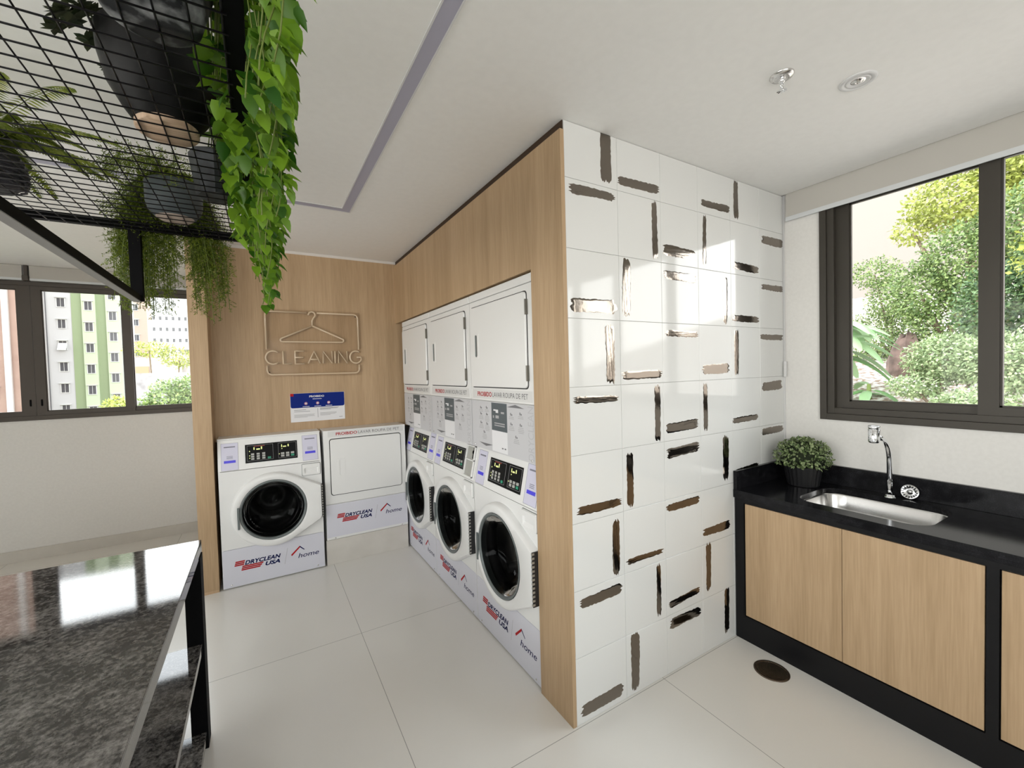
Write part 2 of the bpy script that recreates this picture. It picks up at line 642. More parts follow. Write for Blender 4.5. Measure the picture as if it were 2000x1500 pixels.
STROKES = [(0.235, 2.579, 0.232, 2.365, 0.065), (0.026, 2.295, 0.275, 2.3, 0.041), (0.308, 2.383, 0.575, 2.392, 0.041), (0.541, 2.332, 0.546, 2.064, 0.039), (0.903, 2.392, 1.15, 2.395, 0.038), (1.213, 2.561, 1.215, 2.362, 0.045), (1.473, 2.276, 1.7, 2.277, 0.05), (0.929, 2.327, 0.924, 2.068, 0.030), (0.606, 2.112, 0.847, 2.106, 0.054), (0.348, 2.031, 0.344, 1.775, 0.051), (0.601, 1.991, 0.851, 1.989, 0.045), (1.175, 2.094, 1.428, 2.091, 0.041), (0.02, 1.813, 0.275, 1.81, 0.064), (1.102, 2.024, 1.1, 1.771, 0.042), (1.468, 1.999, 1.7, 1.998, 0.036), (1.169, 1.799, 1.426, 1.802, 0.036), (0.236, 1.732, 0.236, 1.472, 0.055), (0.611, 1.705, 0.857, 1.702, 0.034), (1.204, 1.734, 1.203, 1.489, 0.042), (1.452, 1.701, 1.691, 1.7, 0.034), (0.895, 1.516, 1.128, 1.524, 0.053), (0.311, 1.503, 0.574, 1.505, 0.041), (1.464, 1.403, 1.679, 1.41, 0.055), (0.025, 1.405, 0.277, 1.402, 0.030), (0.544, 1.447, 0.54, 1.18, 0.042), (0.917, 1.442, 0.916, 1.199, 0.038), (1.163, 1.224, 1.41, 1.23, 0.034), (0.601, 1.232, 0.847, 1.239, 0.05), (1.453, 1.131, 1.688, 1.139, 0.039), (1.09, 1.146, 1.09, 0.906, 0.052), (0.607, 1.109, 0.852, 1.114, 0.053), (0.348, 1.143, 0.345, 0.897, 0.045), (1.174, 0.928, 1.41, 0.938, 0.043), (0.031, 0.926, 0.282, 0.928, 0.037), (0.6, 0.834, 0.852, 0.838, 0.04), (0.885, 0.651, 1.117, 0.65, 0.046), (0.251, 0.847, 0.249, 0.6, 0.043), (0.314, 0.635, 0.561, 0.633, 0.026), (0.531, 0.574, 0.528, 0.321, 0.033), (0.924, 0.586, 0.923, 0.335, 0.042), (0.033, 0.525, 0.276, 0.53, 0.048), (0.607, 0.346, 0.839, 0.356, 0.036), (0.613, 0.246, 0.845, 0.242, 0.052), (1.086, 0.295, 1.081, 0.052, 0.045), (0.358, 0.282, 0.358, 0.024, 0.055), (0.027, 0.053, 0.276, 0.057, 0.058)]
rs = random.Random(3)
for (ax, az, bx, bz, w) in STROKES:
    A = Vector((ax, az)); Bv = Vector((bx, bz))
    d = (Bv - A); L = d.length; d.normalize(); nrm = Vector((-d.y, d.x))
    N, M = 22, 8
    k1, k2 = rs.uniform(-0.15, 0.15), rs.uniform(-0.15, 0.15)
    e0 = [rs.uniform(-0.010, 0.012) for _ in range(M + 1)]
    e1 = [rs.uniform(-0.010, 0.012) for _ in range(M + 1)]
    zmax, xmax = H - 0.002, 1.703
    vs, fs = [], []
    for i in range(N + 1):
        t_ = i / N
        end = min(1, 5 * t_ + 0.72, 5 * (1 - t_) + 0.72)
        wt = w * 0.5 * end * (1 + k1 * sin(3 * t_ + 1)) + rs.uniform(-0.0028, 0.0014)
        wb = w * 0.5 * end * (1 + k2 * sin(4 * t_ + 2)) + rs.uniform(-0.0028, 0.0014)
        for j in range(M + 1):
            u = j / M
            off = wt * (1 - 2 * u) if u < 0.5 else wb * (1 - 2 * u)
            al = t_ * L + (e0[j] if i == 0 else 0) + (e1[j] if i == N else 0)
            p = A + d * al + nrm * off
            h = -0.0002 if (j in (0, M) or i in (0, N)) else -0.0009 - 0.00015 * sin(j * 2.3 + i * 0.4)
            vs.append((min(p.x, xmax), h, min(p.y, zmax)))
    for i in range(N):
        for j in range(M):
            a = i * (M + 1) + j
            fs.append((a, a + 1, a + M + 2, a + M + 1))
    mb = MB()
    mb.add(vs, fs, 0, True)
    part('brush_stroke', mb, m_bronze, twall, fixn=False)

# ---- oak joinery round the appliance niche (structure of the room)
mb = MB()
mb.box(-0.020, 0.0, 0.0, 0.237, 0.0, 2.53)          # near post face
mb.box(0.0, 0.70, 0.235, 0.250, 0.0, 2.53)
struct('trim_1', mb, [m_oak], bevel=0.0008)
mb = MB(); mb.box(-0.020, 0.02, 0.237, 2.469, 2.006, 2.53)
mb.box(0.02, 0.70, 0.25, 2.469, 2.006, 2.02)
struct('trim_2', mb, [m_oak], bevel=0.0008)
mb = MB(); mb.box(-0.004, 0.03, 0.006, 2.47, 2.53, H)
struct('trim_3', mb, m_gap)
mb = MB(); mb.box(-1.432, 0.12, 2.47, 2.49, 1.06, 2.548)
struct('wall_back', mb, m_oak)
mb = MB(); mb.box(-1.54, 0.0, 2.475, 2.52, 2.548, H)
struct('trim_4', mb, mat('white_trim', (0.72, 0.68, 0.64), 0.5))
mb = MB(); mb.box(-1.54, -1.43, 2.25, YF, 0.02, 2.548)
struct('trim_5', mb, m_oak, bevel=0.0008)
mb = MB(); mb.box(-1.537, -1.432, 2.2515, YF, 0.0, 0.02)
struct('trim_6', mb, m_oak_light)
mb = MB(); mb.box(-1.43, -0.02, 2.93, 2.95, 0.0, 1.2)
mb.box(0.74, 0.76, 0.235, 2.95, 0, H)
struct('wall_niche', mb, m_wall)
mb = MB(); mb.box(-0.705, -0.030, 2.262, 2.93, 0.0, 0.203)
struct('trim_7', mb, m_base, bevel=0.001)

# ================================================================== WINDOWS


def window_panel(parent, axis, pos, a0, a1, z0, z1, fw, th, m, fwz=None):
    fwz = fwz or fw
    mb = MB()

    def B(p0, p1, q0, q1, d0, d1):
        if axis == 'x':
            mb.box(pos + d0, pos + d1, p0, p1, q0, q1)
        else:
            mb.box(p0, p1, pos + d0, pos + d1, q0, q1)
    B(a0, a0 + fw, z0, z1, 0, th)
    B(a1 - fw, a1, z0, z1, 0, th)
    B(a0 + fw, a1 - fw, z0, z0 + fwz, 0, th)
    B(a0 + fw, a1 - fw, z1 - fwz, z1, 0, th)
    # glazing bead
    b = 0.008
    for (p0, p1, q0, q1) in ((a0 + fw, a0 + fw + b, z0 + fwz, z1 - fwz), (a1 - fw - b, a1 - fw, z0 + fwz, z1 - fwz), (a0 + fw, a1 - fw, z0 + fwz, z0 + fwz + b), (a0 + fw, a1 - fw, z1 - fwz - b, z1 - fwz)):
        B(p0, p1, q0, q1, th * 0.3, th * 0.8)
    s = part('window_sash', mb, m, parent, world=True)
    mg = MB()
    if axis == 'x':
        mg.box(pos + th * 0.5, pos + th * 0.5 + 0.004, a0 + fw, a1 - fw, z0 + fwz, z1 - fwz)
    else:
        mg.box(a0 + fw, a1 - fw, pos + th * 0.5, pos + th * 0.5 + 0.004, z0 + fwz, z1 - fwz)
    part('window_pane', mg, m_pane, s, world=True)
    return s


w1 = struct_empty('window_1', (1.704, -1.3, 1.2))
mb = MB()
X0 = 1.703
mb.box(X0, XW + 0.2, -0.228, -0.195, 1.209, 2.50)
mb.box(X0, XW + 0.2, -2.48, -2.447, 1.209, 2.50)
mb.box(X0, XW + 0.2, -2.447, -0.228, 1.209, 1.245)
mb.box(X0, XW + 0.2, -2.447, -0.228, 2.46, 2.50)
mb.box(X0 + 0.012, XW + 0.2, -0.262, -0.228, 1.245, 2.46)
mb.box(X0 + 0.012, XW + 0.15, -2.447, -0.262, 1.245, 1.278)
part('window_frame', mb, m_frame, w1, bevel=0.0015, world=True)
window_panel(w1, 'x', 1.745, -0.885, -0.262, 1.275, 2.46, 0.060, 0.03, m_frame, 0.040)
window_panel(w1, 'x', 1.722, -1.46, -0.815, 1.275, 2.46, 0.065, 0.03, m_frame, 0.040)
window_panel(w1, 'x', 1.745, -2.03, -1.41, 1.275, 2.46, 0.065, 0.03, m_frame, 0.040)
window_panel(w1, 'x', 1.722, -2.447, -1.98, 1.275, 2.46, 0.065, 0.03, m_frame, 0.040)

w2 = struct_empty('window_2', (-2.9, YF, 1.2))
mb = MB()
Y0 = YF - 0.012
mb.box(FW0 - 0.03, FW1 + 0.03, Y0, YF + 0.15, 1.222, 1.262)
mb.box(FW0 - 0.03, FW1 + 0.03, Y0, YF + 0.15, 2.40, 2.436)
mb.box(FW0 - 0.03, FW0 + 0.02, Y0, YF + 0.15, 1.262, 2.40)
mb.box(-1.52, FW1 + 0.03, Y0, YF + 0.15, 1.262, 2.40)
part('window_frame', mb, m_frame_l, w2, bevel=0.0015, world=True)
window_panel(w2, 'y', YF + 0.01, -2.222, -1.52, 1.262, 2.40, 0.058, 0.03, m_frame_l, 0.034)
window_panel(w2, 'y', YF - 0.002, -2.826, -2.163, 1.262, 2.40, 0.064, 0.03, m_frame_l, 0.034)
window_panel(w2, 'y', YF - 0.002, -3.60, -2.828, 1.262, 2.40, 0.085, 0.03, m_frame_l, 0.034)
window_panel(w2, 'y', YF + 0.01, -4.34, -3.55, 1.262, 2.40, 0.06, 0.03, m_frame_l, 0.034)
for xx in (-2.862, -2.792):
    mb = MB()
    mb.add(*[( [(xx + p[0], YF - 0.0, 1.375 + p[1]) for p in rrect(-0.007, 0.007, -0.03, 0.03, 0.006)] + [(xx + p[0] * 0.8, YF - 0.006, 1.375 + p[1] * 0.95) for p in rrect(-0.007, 0.007, -0.03, 0.03, 0.006)]), [list(range(24, 48))] + [[i, (i + 1) % 24, 24 + (i + 1) % 24, 24 + i] for i in range(24)]])
    part('window_latch', mb, m_blackmetal, w2, world=True)

w3 = struct_empty('added_rear_window', (-1.9, YR, 0.95))  # unseen window behind the camera, added for its daylight
mb = MB()
for xx in (-3.5, -1.93, -0.35):
    mb.box(xx, xx + 0.05, YR - 0.1, YR - 0.04, 0.95, 2.45)
mb.box(-3.45, -0.35, YR - 0.1, YR - 0.04, 0.95, 1.01); mb.box(-3.45, -0.35, YR - 0.1, YR - 0.04, 2.39, 2.45)
part('window_frame', mb, m_frame, w3, world=True)
mb = MB(); mb.box(-3.45, -0.35, YR - 0.075, YR - 0.070, 1.0, 2.4)
part('window_pane', mb, m_pane, w3, world=True)
w4 = struct_empty('added_left_window', (XL, -2.2, 0.8))  # unseen window in the left wall, added as extra daylight
mb = MB()
for yy in (-3.5, -2.05, -0.6, 0.85):
    mb.box(XL - 0.1, XL - 0.04, yy, yy + 0.05, 0.75, 2.45)
mb.box(XL - 0.1, XL - 0.04, -3.45, 0.85, 0.75, 0.81); mb.box(XL - 0.1, XL - 0.04, -3.45, 0.85, 2.39, 2.45)
part('window_frame', mb, m_frame, w4, world=True)
mb = MB(); mb.box(XL - 0.075, XL - 0.070, -3.45, 0.85, 0.8, 2.4)
part('window_pane', mb, m_pane, w4, world=True)

# blinds
t = thing('roller_blind', 'raised pale grey roller blind hanging above the window over the sink', 'blind', (1.703, -1.25, 2.41))
mb = MB(); mb.box(1.7005, 1.7035, -2.55, -0.022, 2.432, H + 0.10)
part('blind_fabric', mb, m_blind, t, world=True)
mb = MB(); mb.box(1.6985, 1.7055, -2.55, -0.018, 2.408, 2.434)
part('bottom_bar', mb, m_blindbar, t, world=True, bevel=0.002)
mb = MB()
mb.tube([(1.697, -0.006, H + 0.06), (1.697, -0.007, 2.0), (1.698, -0.007, 1.47), (1.698, -0.010, 1.462), (1.698, -0.012, 1.47), (1.697, -0.013, 2.0), (1.697, -0.014, H + 0.06)], 0.0012, 6)
part('bead_chain', mb, m_alu, t, world=True)
mb = MB(); mb.box(1.690, 1.704, -0.020, -0.004, 1.455, 1.555)
part('chain_tensioner', mb, m_alu, t, world=True, bevel=0.004)

t = thing('roller_blind', 'raised off-white roller blind above the far window, left section', 'blind', (-3.6, 3.85, 2.44), group=None)
mb = MB(); mb.box(-4.34, -2.86, 3.838, 3.842, 2.456, H - 0.002)
part('blind_fabric', mb, m_blind, t, world=True)
mb = MB(); mb.box(-4.34, -2.86, 3.834, 3.846, 2.438, 2.458)
part('bottom_bar', mb, m_blindbar, t, world=True, bevel=0.002)
t = thing('roller_blind', 'raised off-white roller blind above the far window, section beside the oak post', 'blind', (-2.2, 3.85, 2.44))
mb = MB(); mb.box(-2.815, -1.545, 3.838, 3.842, 2.456, H - 0.002)
part('blind_fabric', mb, m_blind, t, world=True)
mb = MB(); mb.box(-2.815, -1.545, 3.834, 3.846, 2.438, 2.458)
part('bottom_bar', mb, m_blindbar, t, world=True, bevel=0.002)
mb = MB(); mb.box(-2.857, -2.818, 3.82, YF - 0.002, 2.437, 2.478); mb.box(-2.85, -2.825, 3.835, YF - 0.002, 2.478, H)
tag(part('blind_bracket', mb, m_frame_l, bevel=0.002), 'small dark bracket on top of the far window frame between the two blinds', 'bracket')

# ================================================================== APPLIANCES (local: front faces -y, x = left-right)
MW = 0.3425


def slope_y(z):
    return -0.004 + (z - 0.868) * 0.209


def sheared(mb):
    mb.v = [(x, y + slope_y(z), z) for x, y, z in mb.v]
    return mb


def logo(parent, cx, cz, k=1.0):
    """red bars + navy lettering + gable mark on the kick panel, centred at (cx, cz)"""
    y = -0.0003
    mb = MB()
    for j in range(3):
        z = 0.033 - j * 0.0125
        sk = 0.25
        zz = [(-0.27 + sk * (z - 0.02), z), (-0.205 + sk * (z - 0.02), z), (-0.205 + sk * (z - 0.031), z + 0.0095), (-0.27 + sk * (z - 0.031) + 0.005, z + 0.0095)]
        x0, x1 = -0.272 + 0.25 * z, -0.212 + 0.25 * z
        mb.add([(cx + k * x0, y, cz + k * z), (cx + k * x1, y, cz + k * z), (cx + k * (x1 + 0.0025), y, cz + k * (z + 0.0098)), (cx + k * (x0 + 0.0025), y, cz + k * (z + 0.0098))], [(0, 1, 2, 3)])
        z2 = z - 0.040
        x0, x1 = -0.228 + 0.25 * (z2 + 0.03), (-0.108, -0.098, -0.088)[2 - j]
        mb.add([(cx + k * x0, y, cz + k * z2), (cx + k * x1, y, cz + k * z2), (cx + k * (x1 + 0.006), y, cz + k * (z2 + 0.0098)), (cx + k * (x0 + 0.0025), y, cz + k * (z2 + 0.0098))], [(0, 1, 2, 3)])
    part('logo_stripes', mb, m_red, parent, fixn=False, label='red stripes of the printed logo')
    mb = shifted(text_mesh('DRYCLEAN', 0.237 * k, 0.032 * k, shear=0.28, offset=0.038, spacing=1.02), cx - 0.205 * k, 0, cz + 0.005 * k)
    m2 = shifted(text_mesh('USA', 0.098 * k, 0.031 * k, shear=0.28, offset=0.038), cx - 0.073 * k, 0, cz - 0.033 * k)
    mb.add(m2.v, m2.f)
    part('logo_lettering', mb, m_navy, parent, fixn=False, label='navy slanted letters DRYCLEAN USA')
    mb = MB()
    mb.add([(cx + k * 0.055, y, cz - 0.055 * k), (cx + k * 0.0575, y, cz - 0.055 * k), (cx + k * 0.080, y, cz + 0.065 * k), (cx + k * 0.0775, y, cz + 0.065 * k)], [(0, 1, 2, 3)])
    part('divider_line', mb, m_light_print, parent, fixn=False)
    mb = MB()
    A, Bp, Cc = (0.104, 0.004), (0.164, 0.058), (0.196, 0.028)
    w = 0.0055
    mb.add([(cx + k * A[0], y, cz + k * (A[1] - w)), (cx + k * A[0] + 0.004, y, cz + k * (A[1] - w - 0.003)), (cx + k * Bp[0], y, cz + k * (Bp[1] - w * 1.6)), (cx + k * Bp[0], y, cz + k * (Bp[1] + w)), (cx + k * (A[0] - 0.002), y, cz + k * (A[1] + w * 0.6))], [(0, 1, 2, 3, 4)])
    part('gable_mark', mb, m_red, parent, fixn=False, label='red left slope of the gable mark')
    mb = MB()
    mb.add([(cx + k * Bp[0], y, cz + k * (Bp[1] - w * 1.1)), (cx + k * Cc[0] - 0.002, y, cz + k * (Cc[1] - 0.003)), (cx + k * Cc[0] + 0.002, y, cz + k * (Cc[1] + 0.001)), (cx + k * Bp[0], y, cz + k * (Bp[1] + w))], [(0, 1, 2, 3)])
    part('gable_mark', mb, m_navy, parent, fixn=False, label='dark right slope of the gable mark')
    mb = MB()
    m2 = shifted(text_mesh('home', 0.150 * k, 0.036 * k, shear=0.25, offset=0.004), cx + 0.150 * k, 0, cz - 0.031 * k)
    mb.add(m2.v, m2.f)
    part('home_lettering', mb, m_navy, parent, fixn=False, label='thin dark letters home')


def ring_open_rect(x0, x1, z0, z1, cx, cz, r, y0, y1, n=64):
    """rectangular plate with a round hole: lofted square-ish outer ring to circle"""
    outer, inner = [], []
    for i in range(n):
        a = 2 * pi * i / n
        c, s = cos(a), sin(a)
        tx = (x1 - cx) / c if c > 1e-9 else ((x0 - cx) / c if c < -1e-9 else 1e9)
        tz = (z1 - cz) / s if s > 1e-9 else ((z0 - cz) / s if s < -1e-9 else 1e9)
        t_ = min(tx, tz)
        outer.append((cx + c * t_, cz + s * t_))
        inner.append((cx + c * r, cz + s * r))
    # snap nearest to the corners
    for (qx, qz) in ((x0, z0), (x1, z0), (x1, z1), (x0, z1)):
        k = min(range(n), key=lambda i: (outer[i][0] - qx) ** 2 + (outer[i][1] - qz) ** 2)
        outer[k] = (qx, qz)
    mb = MB()
    R1 = [(p[0], y0, p[1]) for p in outer]
    R2 = [(p[0], y0, p[1]) for p in inner]
    R3 = [(p[0], y1, p[1]) for p in inner]
    R4 = [(p[0], y1, p[1]) for p in outer]
    mb.loft([R1, R2, R3, R4, R1], smooth=False)
    return mb


DZ = 0.545


def door_outline(n=96, grow=0.0):
    """washer door: a circle whose right side runs out along tangents to a straight hinge edge"""
    pts = []
    R = 0.278 + grow
    xh = 0.334 + grow * 0.3
    zt, zb = 0.140 + grow * 0.6, -0.128 - grow * 0.6
    for i in range(n):
        a = 2 * pi * i / n
        c, s = cos(a), sin(a)
        # ray radius against circle for left part, against the polygon for the right part
        r = R
        best = None
        T = radians(62)
        p1 = (R * cos(T), R * sin(T))
        p2 = (xh, zt)
        p3 = (xh, zb)
        T2 = radians(-60)
        p4 = (R * cos(T2), R * sin(T2))
        an = math.atan2(s, c)
        if T2 <= an <= T:
            for (u, v) in ((p1, p2), (p2, p3), (p3, p4)):
                dx, dz = v[0] - u[0], v[1] - u[1]
                det = c * (-dz) - s * (-dx)
                if abs(det) < 1e-9:
                    continue
                tt = (u[0] * (-dz) - u[1] * (-dx)) / det
                ss = (c * u[1] - s * u[0]) / det
                if tt > 0 and -1e-6 <= ss <= 1 + 1e-6:
                    best = tt
                    break
            if best:
                r = best
        pts.append((r * c, r * s))
    return pts


def washer_parts(t, depth=0.66, two_stickers=True):
    # cabinet shell
    mb = MB()
    mb.box(-MW, -MW + 0.012, 0.0, depth, 0.012, 0.868); mb.box(MW - 0.012, MW, 0.0, depth, 0.012, 0.868)
    mb.box(-MW, MW, depth - 0.01, depth, 0.012, 1.085)
    mb.box(-MW, MW, 0.004, depth, 0.008, 0.02)
    mb.box(-MW, MW, 0.048, depth, 1.072, 1.090)
    mb.box(-MW, -MW + 0.012, 0.048, depth, 0.868, 1.072); mb.box(MW - 0.012, MW, 0.048, depth, 0.868, 1.072)
    part('cabinet_body', mb, m_white, t)
    mb = ring_open_rect(-MW, MW, 0.291, 0.864, 0, DZ, 0.232, -0.001, 0.02)
    part('front_panel', mb, m_white, t)
    mb = MB()
    mb.lathe([(0.232, 0.012), (0.205, 0.02), (0.200, 0.05), (0.215, 0.075)], (0, 0, DZ), 'y', 56)
    part('door_gasket', mb, m_gasket, t)
    mb = MB()
    mb.lathe([(0.215, 0.075), (0.235, 0.09), (0.235, 0.36), (0.20, 0.40), (0.13, 0.41), (0.125, 0.39), (0.06, 0.38), (0.055, 0.40), (0.0001, 0.40)], (0, 0, DZ), 'y', 56)
    for k in range(3):
        a = radians(90 + 120 * k + 20)
        c, s = cos(a), sin(a)
        mb.tube([(0.205 * c, 0.10, DZ + 0.205 * s), (0.205 * c, 0.36, DZ + 0.205 * s)], 0.03, 8)
    part('drum', mb, m_drum, t)
    # door ring
    O = door_outline()
    n = len(O)
    rings = []
    for sc, y in ((1.0, 0.0), (1.0, -0.022), (0.985, -0.036), (0.955, -0.043)):
        rings.append([(p[0] * sc if p[0] < 0.2 else p[0] * (sc + (1 - sc) * 0.6), y, DZ + p[1] * sc) for p in O])
    for r, y in ((0.238, -0.046), (0.226, -0.040), (0.222, -0.020)):
        rings.append([(r * cos(2 * pi * i / n), y, DZ + r * sin(2 * pi * i / n)) for i in range(n)])
    mb = MB(); mb.loft(rings)
    door = part('washer_door', mb, m_white, t, sharp=35)
    mb = MB()
    mb.lathe([(0.2235, -0.041), (0.219, -0.044), (0.212, -0.040), (0.205, -0.030), (0.205, 0.0)], (0, 0, DZ), 'y', 64)
    part('door_ring', mb, m_ring, door, label='grey metal ring around the glass')
    mb = MB()
    mb.lathe([(0.206, -0.034), (0.200, -0.028), (0.185, 0.03), (0.155, 0.075), (0.10, 0.095), (0.04, 0.10), (0.0001, 0.10)], (0, 0, DZ), 'y', 64)
    part('door_glass', mb, m_bowl, door, label='smoked round glass bowl')
    mb = MB()
    mb.box(-0.236, -0.222, -0.052, -0.038, DZ - 0.105, DZ + 0.055)
    part('door_handle', mb, m_ring, door, bevel=0.003)
    mb = MB()
    mb.box(0.3345, 0.3405, -0.040, -0.001, DZ - 0.125, DZ + 0.137)
    for k in range(13):
        z = DZ - 0.118 + k * 0.0202
        mb.box(0.334, 0.342, -0.043, -0.030, z, z + 0.010, 1)
    part('door_hinge', mb, [m_gasket, m_ring2], t, label='long metal hinge strip with a row of slots')
    # soap drawer
    x0, x1, z0, z1 = 0.203, 0.333, 0.762, 0.853
    Q = rrect(x0, x1, z0, z1, 0.008)
    Q1 = rrect(x0 + 0.003, x1 - 0.003, z0 + 0.003, z1 - 0.003, 0.006)
    Q2 = rrect(x0 + 0.016, x1 - 0.016, z0 + 0.012, z1 - 0.030, 0.006)
    Q3 = rrect(x0 + 0.022, x1 - 0.022, z0 + 0.030, z1 - 0.032, 0.004)
    mb = MB()
    mb.loft([[(p[0], 0.0, p[1]) for p in Q], [(p[0], -0.006, p[1]) for p in Q], [(p[0], -0.013, p[1]) for p in Q1], [(p[0], -0.013, p[1]) for p in Q2], [(p[0], -0.0035, p[1]) for p in Q3]], 0, False, True, False, True)
    m2 = MB(); m2.prism(rrect(x0 - 0.003, x1 + 0.003, z0 - 0.003, z1 + 0.003, 0.010), 'y', -0.0016, -0.0004)
    part('drawer_seam', m2, m_ring, t)  # grey outline plate, shade of the drawer gap put into its colour
    part('soap_drawer', mb, m_white, t)
    # kick panel
    mb = MB(); mb.box(-MW + 0.001, MW - 0.001, -0.0012, 0.02, 0.012, 0.2885)
    kp = part('kick_panel', mb, m_kick, t, bevel=0.002)
    logo(kp, -0.005, 0.156 - 0.0) if False else None
    logo(kp, 0.0, 0.153)
    for o in kp.children:
        o.location.y = -0.0012
    for xx in (-0.29, 0.29):
        mb = MB()
        mb.lathe([(0.006, -0.001), (0.004, -0.004), (0.0001, -0.0045)], (xx, -0.0012, 0.030), 'y', 12)
        part('screw', mb, m_steel, kp)
    # console
    mb = MB()
    mb.prism([(-0.004, 0.868), (0.06, 0.868), (0.06, 1.088), (0.046, 1.091), (0.0418, 1.086)], 'x', -MW, MW)
    con = part('control_console', mb, m_white, t, bevel=0.0015)
    # display
    mb = sheared(MB().box(-0.172, 0.176, -0.0022, 0.0, 0.909, 1.043))
    part('control_display', mb, m_black_panel, con, label='black glass control display')
    btn = [(-0.135 + i * 0.036, -0.115 + i * 0.036, 0.930 + j * 0.017, 0.943 + j * 0.017, 0) for i in range(3) for j in range(3)]
    btn.append((-0.027, -0.006, 0.928, 0.942, 1))
    btn += [(0.062 + i * 0.034, 0.085 + i * 0.034, 0.930 + j * 0.018, 0.944 + j * 0.018, 1 if (i == 2 and j == 0) else 0) for i in range(3) for j in range(2)]
    for (a_, b_, c_, d_, e_) in btn:
        mb = sheared(MB().box(a_, b_, -0.0034, -0.0022, c_, d_))
        part('control_button', mb, m_green_btn if e_ else m_grey_btn, con, label='green start button' if e_ else None)
    mb = MB()
    for (x, w, h, dz) in ((-0.118, 0.007, 0.018, 0), (-0.100, 0.024, 0.009, -0.002), (-0.070, 0.008, 0.020, 0), (0.066, 0.006, 0.020, 0), (0.078, 0.022, 0.008, 0), (0.110, 0.008, 0.018, 0.001)):
        mb.box(x, x + w, -0.0032, -0.0022, 1.002 + dz, 1.002 + dz + h, 0)
    for (x, z) in ((-0.147, 0.990), (-0.147, 0.958), (-0.147, 0.941), (0.067, 0.988), (0.048, 0.950)):
        mb.box(x, x + 0.006, -0.0032, -0.0022, z, z + 0.006, 0)
    mb.box(-0.115, -0.045, -0.0032, -0.0022, 1.025, 1.030, 1)
    for (x0, x1, z0, z1) in ((-0.160, 0.010, 0.922, 1.034), (0.045, 0.168, 0.922, 1.034)):
        for q in ((x0, x1, z0, z0 + 0.001), (x0, x1, z1 - 0.001, z1), (x0, x0 + 0.001, z0, z1), (x1 - 0.001, x1, z0, z1)):
            mb.box(q[0], q[1], -0.0030, -0.0022, q[2], q[3], 2)
    part('display_readout', sheared(mb), [m_led_yellow, m_led_red, m_light_print], con, label='lit yellow readout marks')

    def sticker(x0, x1, z0, z1, lab):
        mb = sheared(MB().box(x0, x1, -0.0012, 0.0, z0, z1))
        st = part('notice_sticker', mb, m_sticker, con, label=lab)
        mb = MB()
        cx = (x0 + x1) / 2
        w = x1 - x0
        mb.box(cx - w * 0.33, cx + w * 0.33, -0.0018, -0.0012, z1 - 0.032, z1 - 0.024, 0)
        for k in range(3):
            mb.box(cx - w * 0.18, cx + w * 0.18, -0.0018, -0.0012, z0 + 0.098 - k * 0.008, z0 + 0.101 - k * 0.008, 0)
        mb.box(cx - w * 0.34, cx + w * 0.34, -0.0019, -0.0012, z0 + 0.052, z0 + 0.070, 1)
        for q in ((x0, x1, z0, z0 + 0.0012), (x0, x1, z1 - 0.0012, z1), (x0, x0 + 0.0012, z0, z1), (x1 - 0.0012, x1, z0, z1)):
            mb.box(q[0], q[1], -0.0016, -0.0012, q[2], q[3], 0)
        part('sticker_print', sheared(mb), [m_sticker_line, m_blue], st)
        return st
    sticker(-0.322, -0.216, 0.872, 1.066, 'lilac notice sticker with a blue bar, left end')
    if two_stickers:
        sticker(0.212, 0.322, 0.880, 1.074, 'lilac notice sticker with a blue bar, right end')
    return con, kp


def dryer_front(t, x0, x1, z0, z1, hx, hz0, hz1, hinges, pocket_dark):
    """rounded dryer door with handle pocket and hinges"""
    P = rrect(x0, x1, z0, z1, 0.022)
    Pi = rrect(x0 + 0.006, x1 - 0.006, z0 + 0.006, z1 - 0.006, 0.018)
    mb = MB(); mb.prism(P, 'y', -0.0015, 0.0, smooth=False)
    part('door_seam', mb, m_dark_gap, t)  # dark plate standing in for the shade in the gap round the door
    mb = MB()
    n = len(Pi)
    # face with a rectangular pocket left open behind the handle
    mb.loft([[(p[0], 0.0, p[1]) for p in Pi], [(p[0], -0.009, p[1]) for p in Pi], [((p[0] - (x0 + x1) / 2) * 0.992 + (x0 + x1) / 2, -0.012, (p[1] - (z0 + z1) / 2) * 0.992 + (z0 + z1) / 2) for p in Pi]], smooth=True, cap1=True)
    d = part('dryer_door', mb, m_white, t, sharp=40)
    mb = MB()
    hw = 0.030
    Q = rrect(hx - hw, hx + hw, hz0 - 0.010, hz1 + 0.010, 0.006)
    Q2 = rrect(hx - 0.013, hx + 0.013, hz0, hz1, 0.010)
    n = len(Q)
    mb.loft([[(p[0], -0.012, p[1]) for p in Q], [(p[0], -0.0145, p[1]) for p in Q], [(p[0], -0.0145, p[1]) for p in Q2]], 0, False)
    mb.loft([[(p[0], -0.0145, p[1]) for p in Q2], [(p[0] + 0.002, -0.0122, p[1]) for p in Q2]], 1, False, cap1=True)
    part('door_handle', mb, [m_white, m_ring if pocket_dark else m_white], d)
    if hinges:
        for (a, b) in hinges:
            mb = MB(); mb.box(x1 - 0.003, x1 + 0.006, -0.014, -0.001, a, b)
            mb.lathe([(0.004, a - z0 - 0.0), (0.004, b - z0)], (x1 + 0.002, -0.012, z0), 'z', 8)
            part('door_hinge', mb, m_hinge, t, label='dark door hinge')
    return d


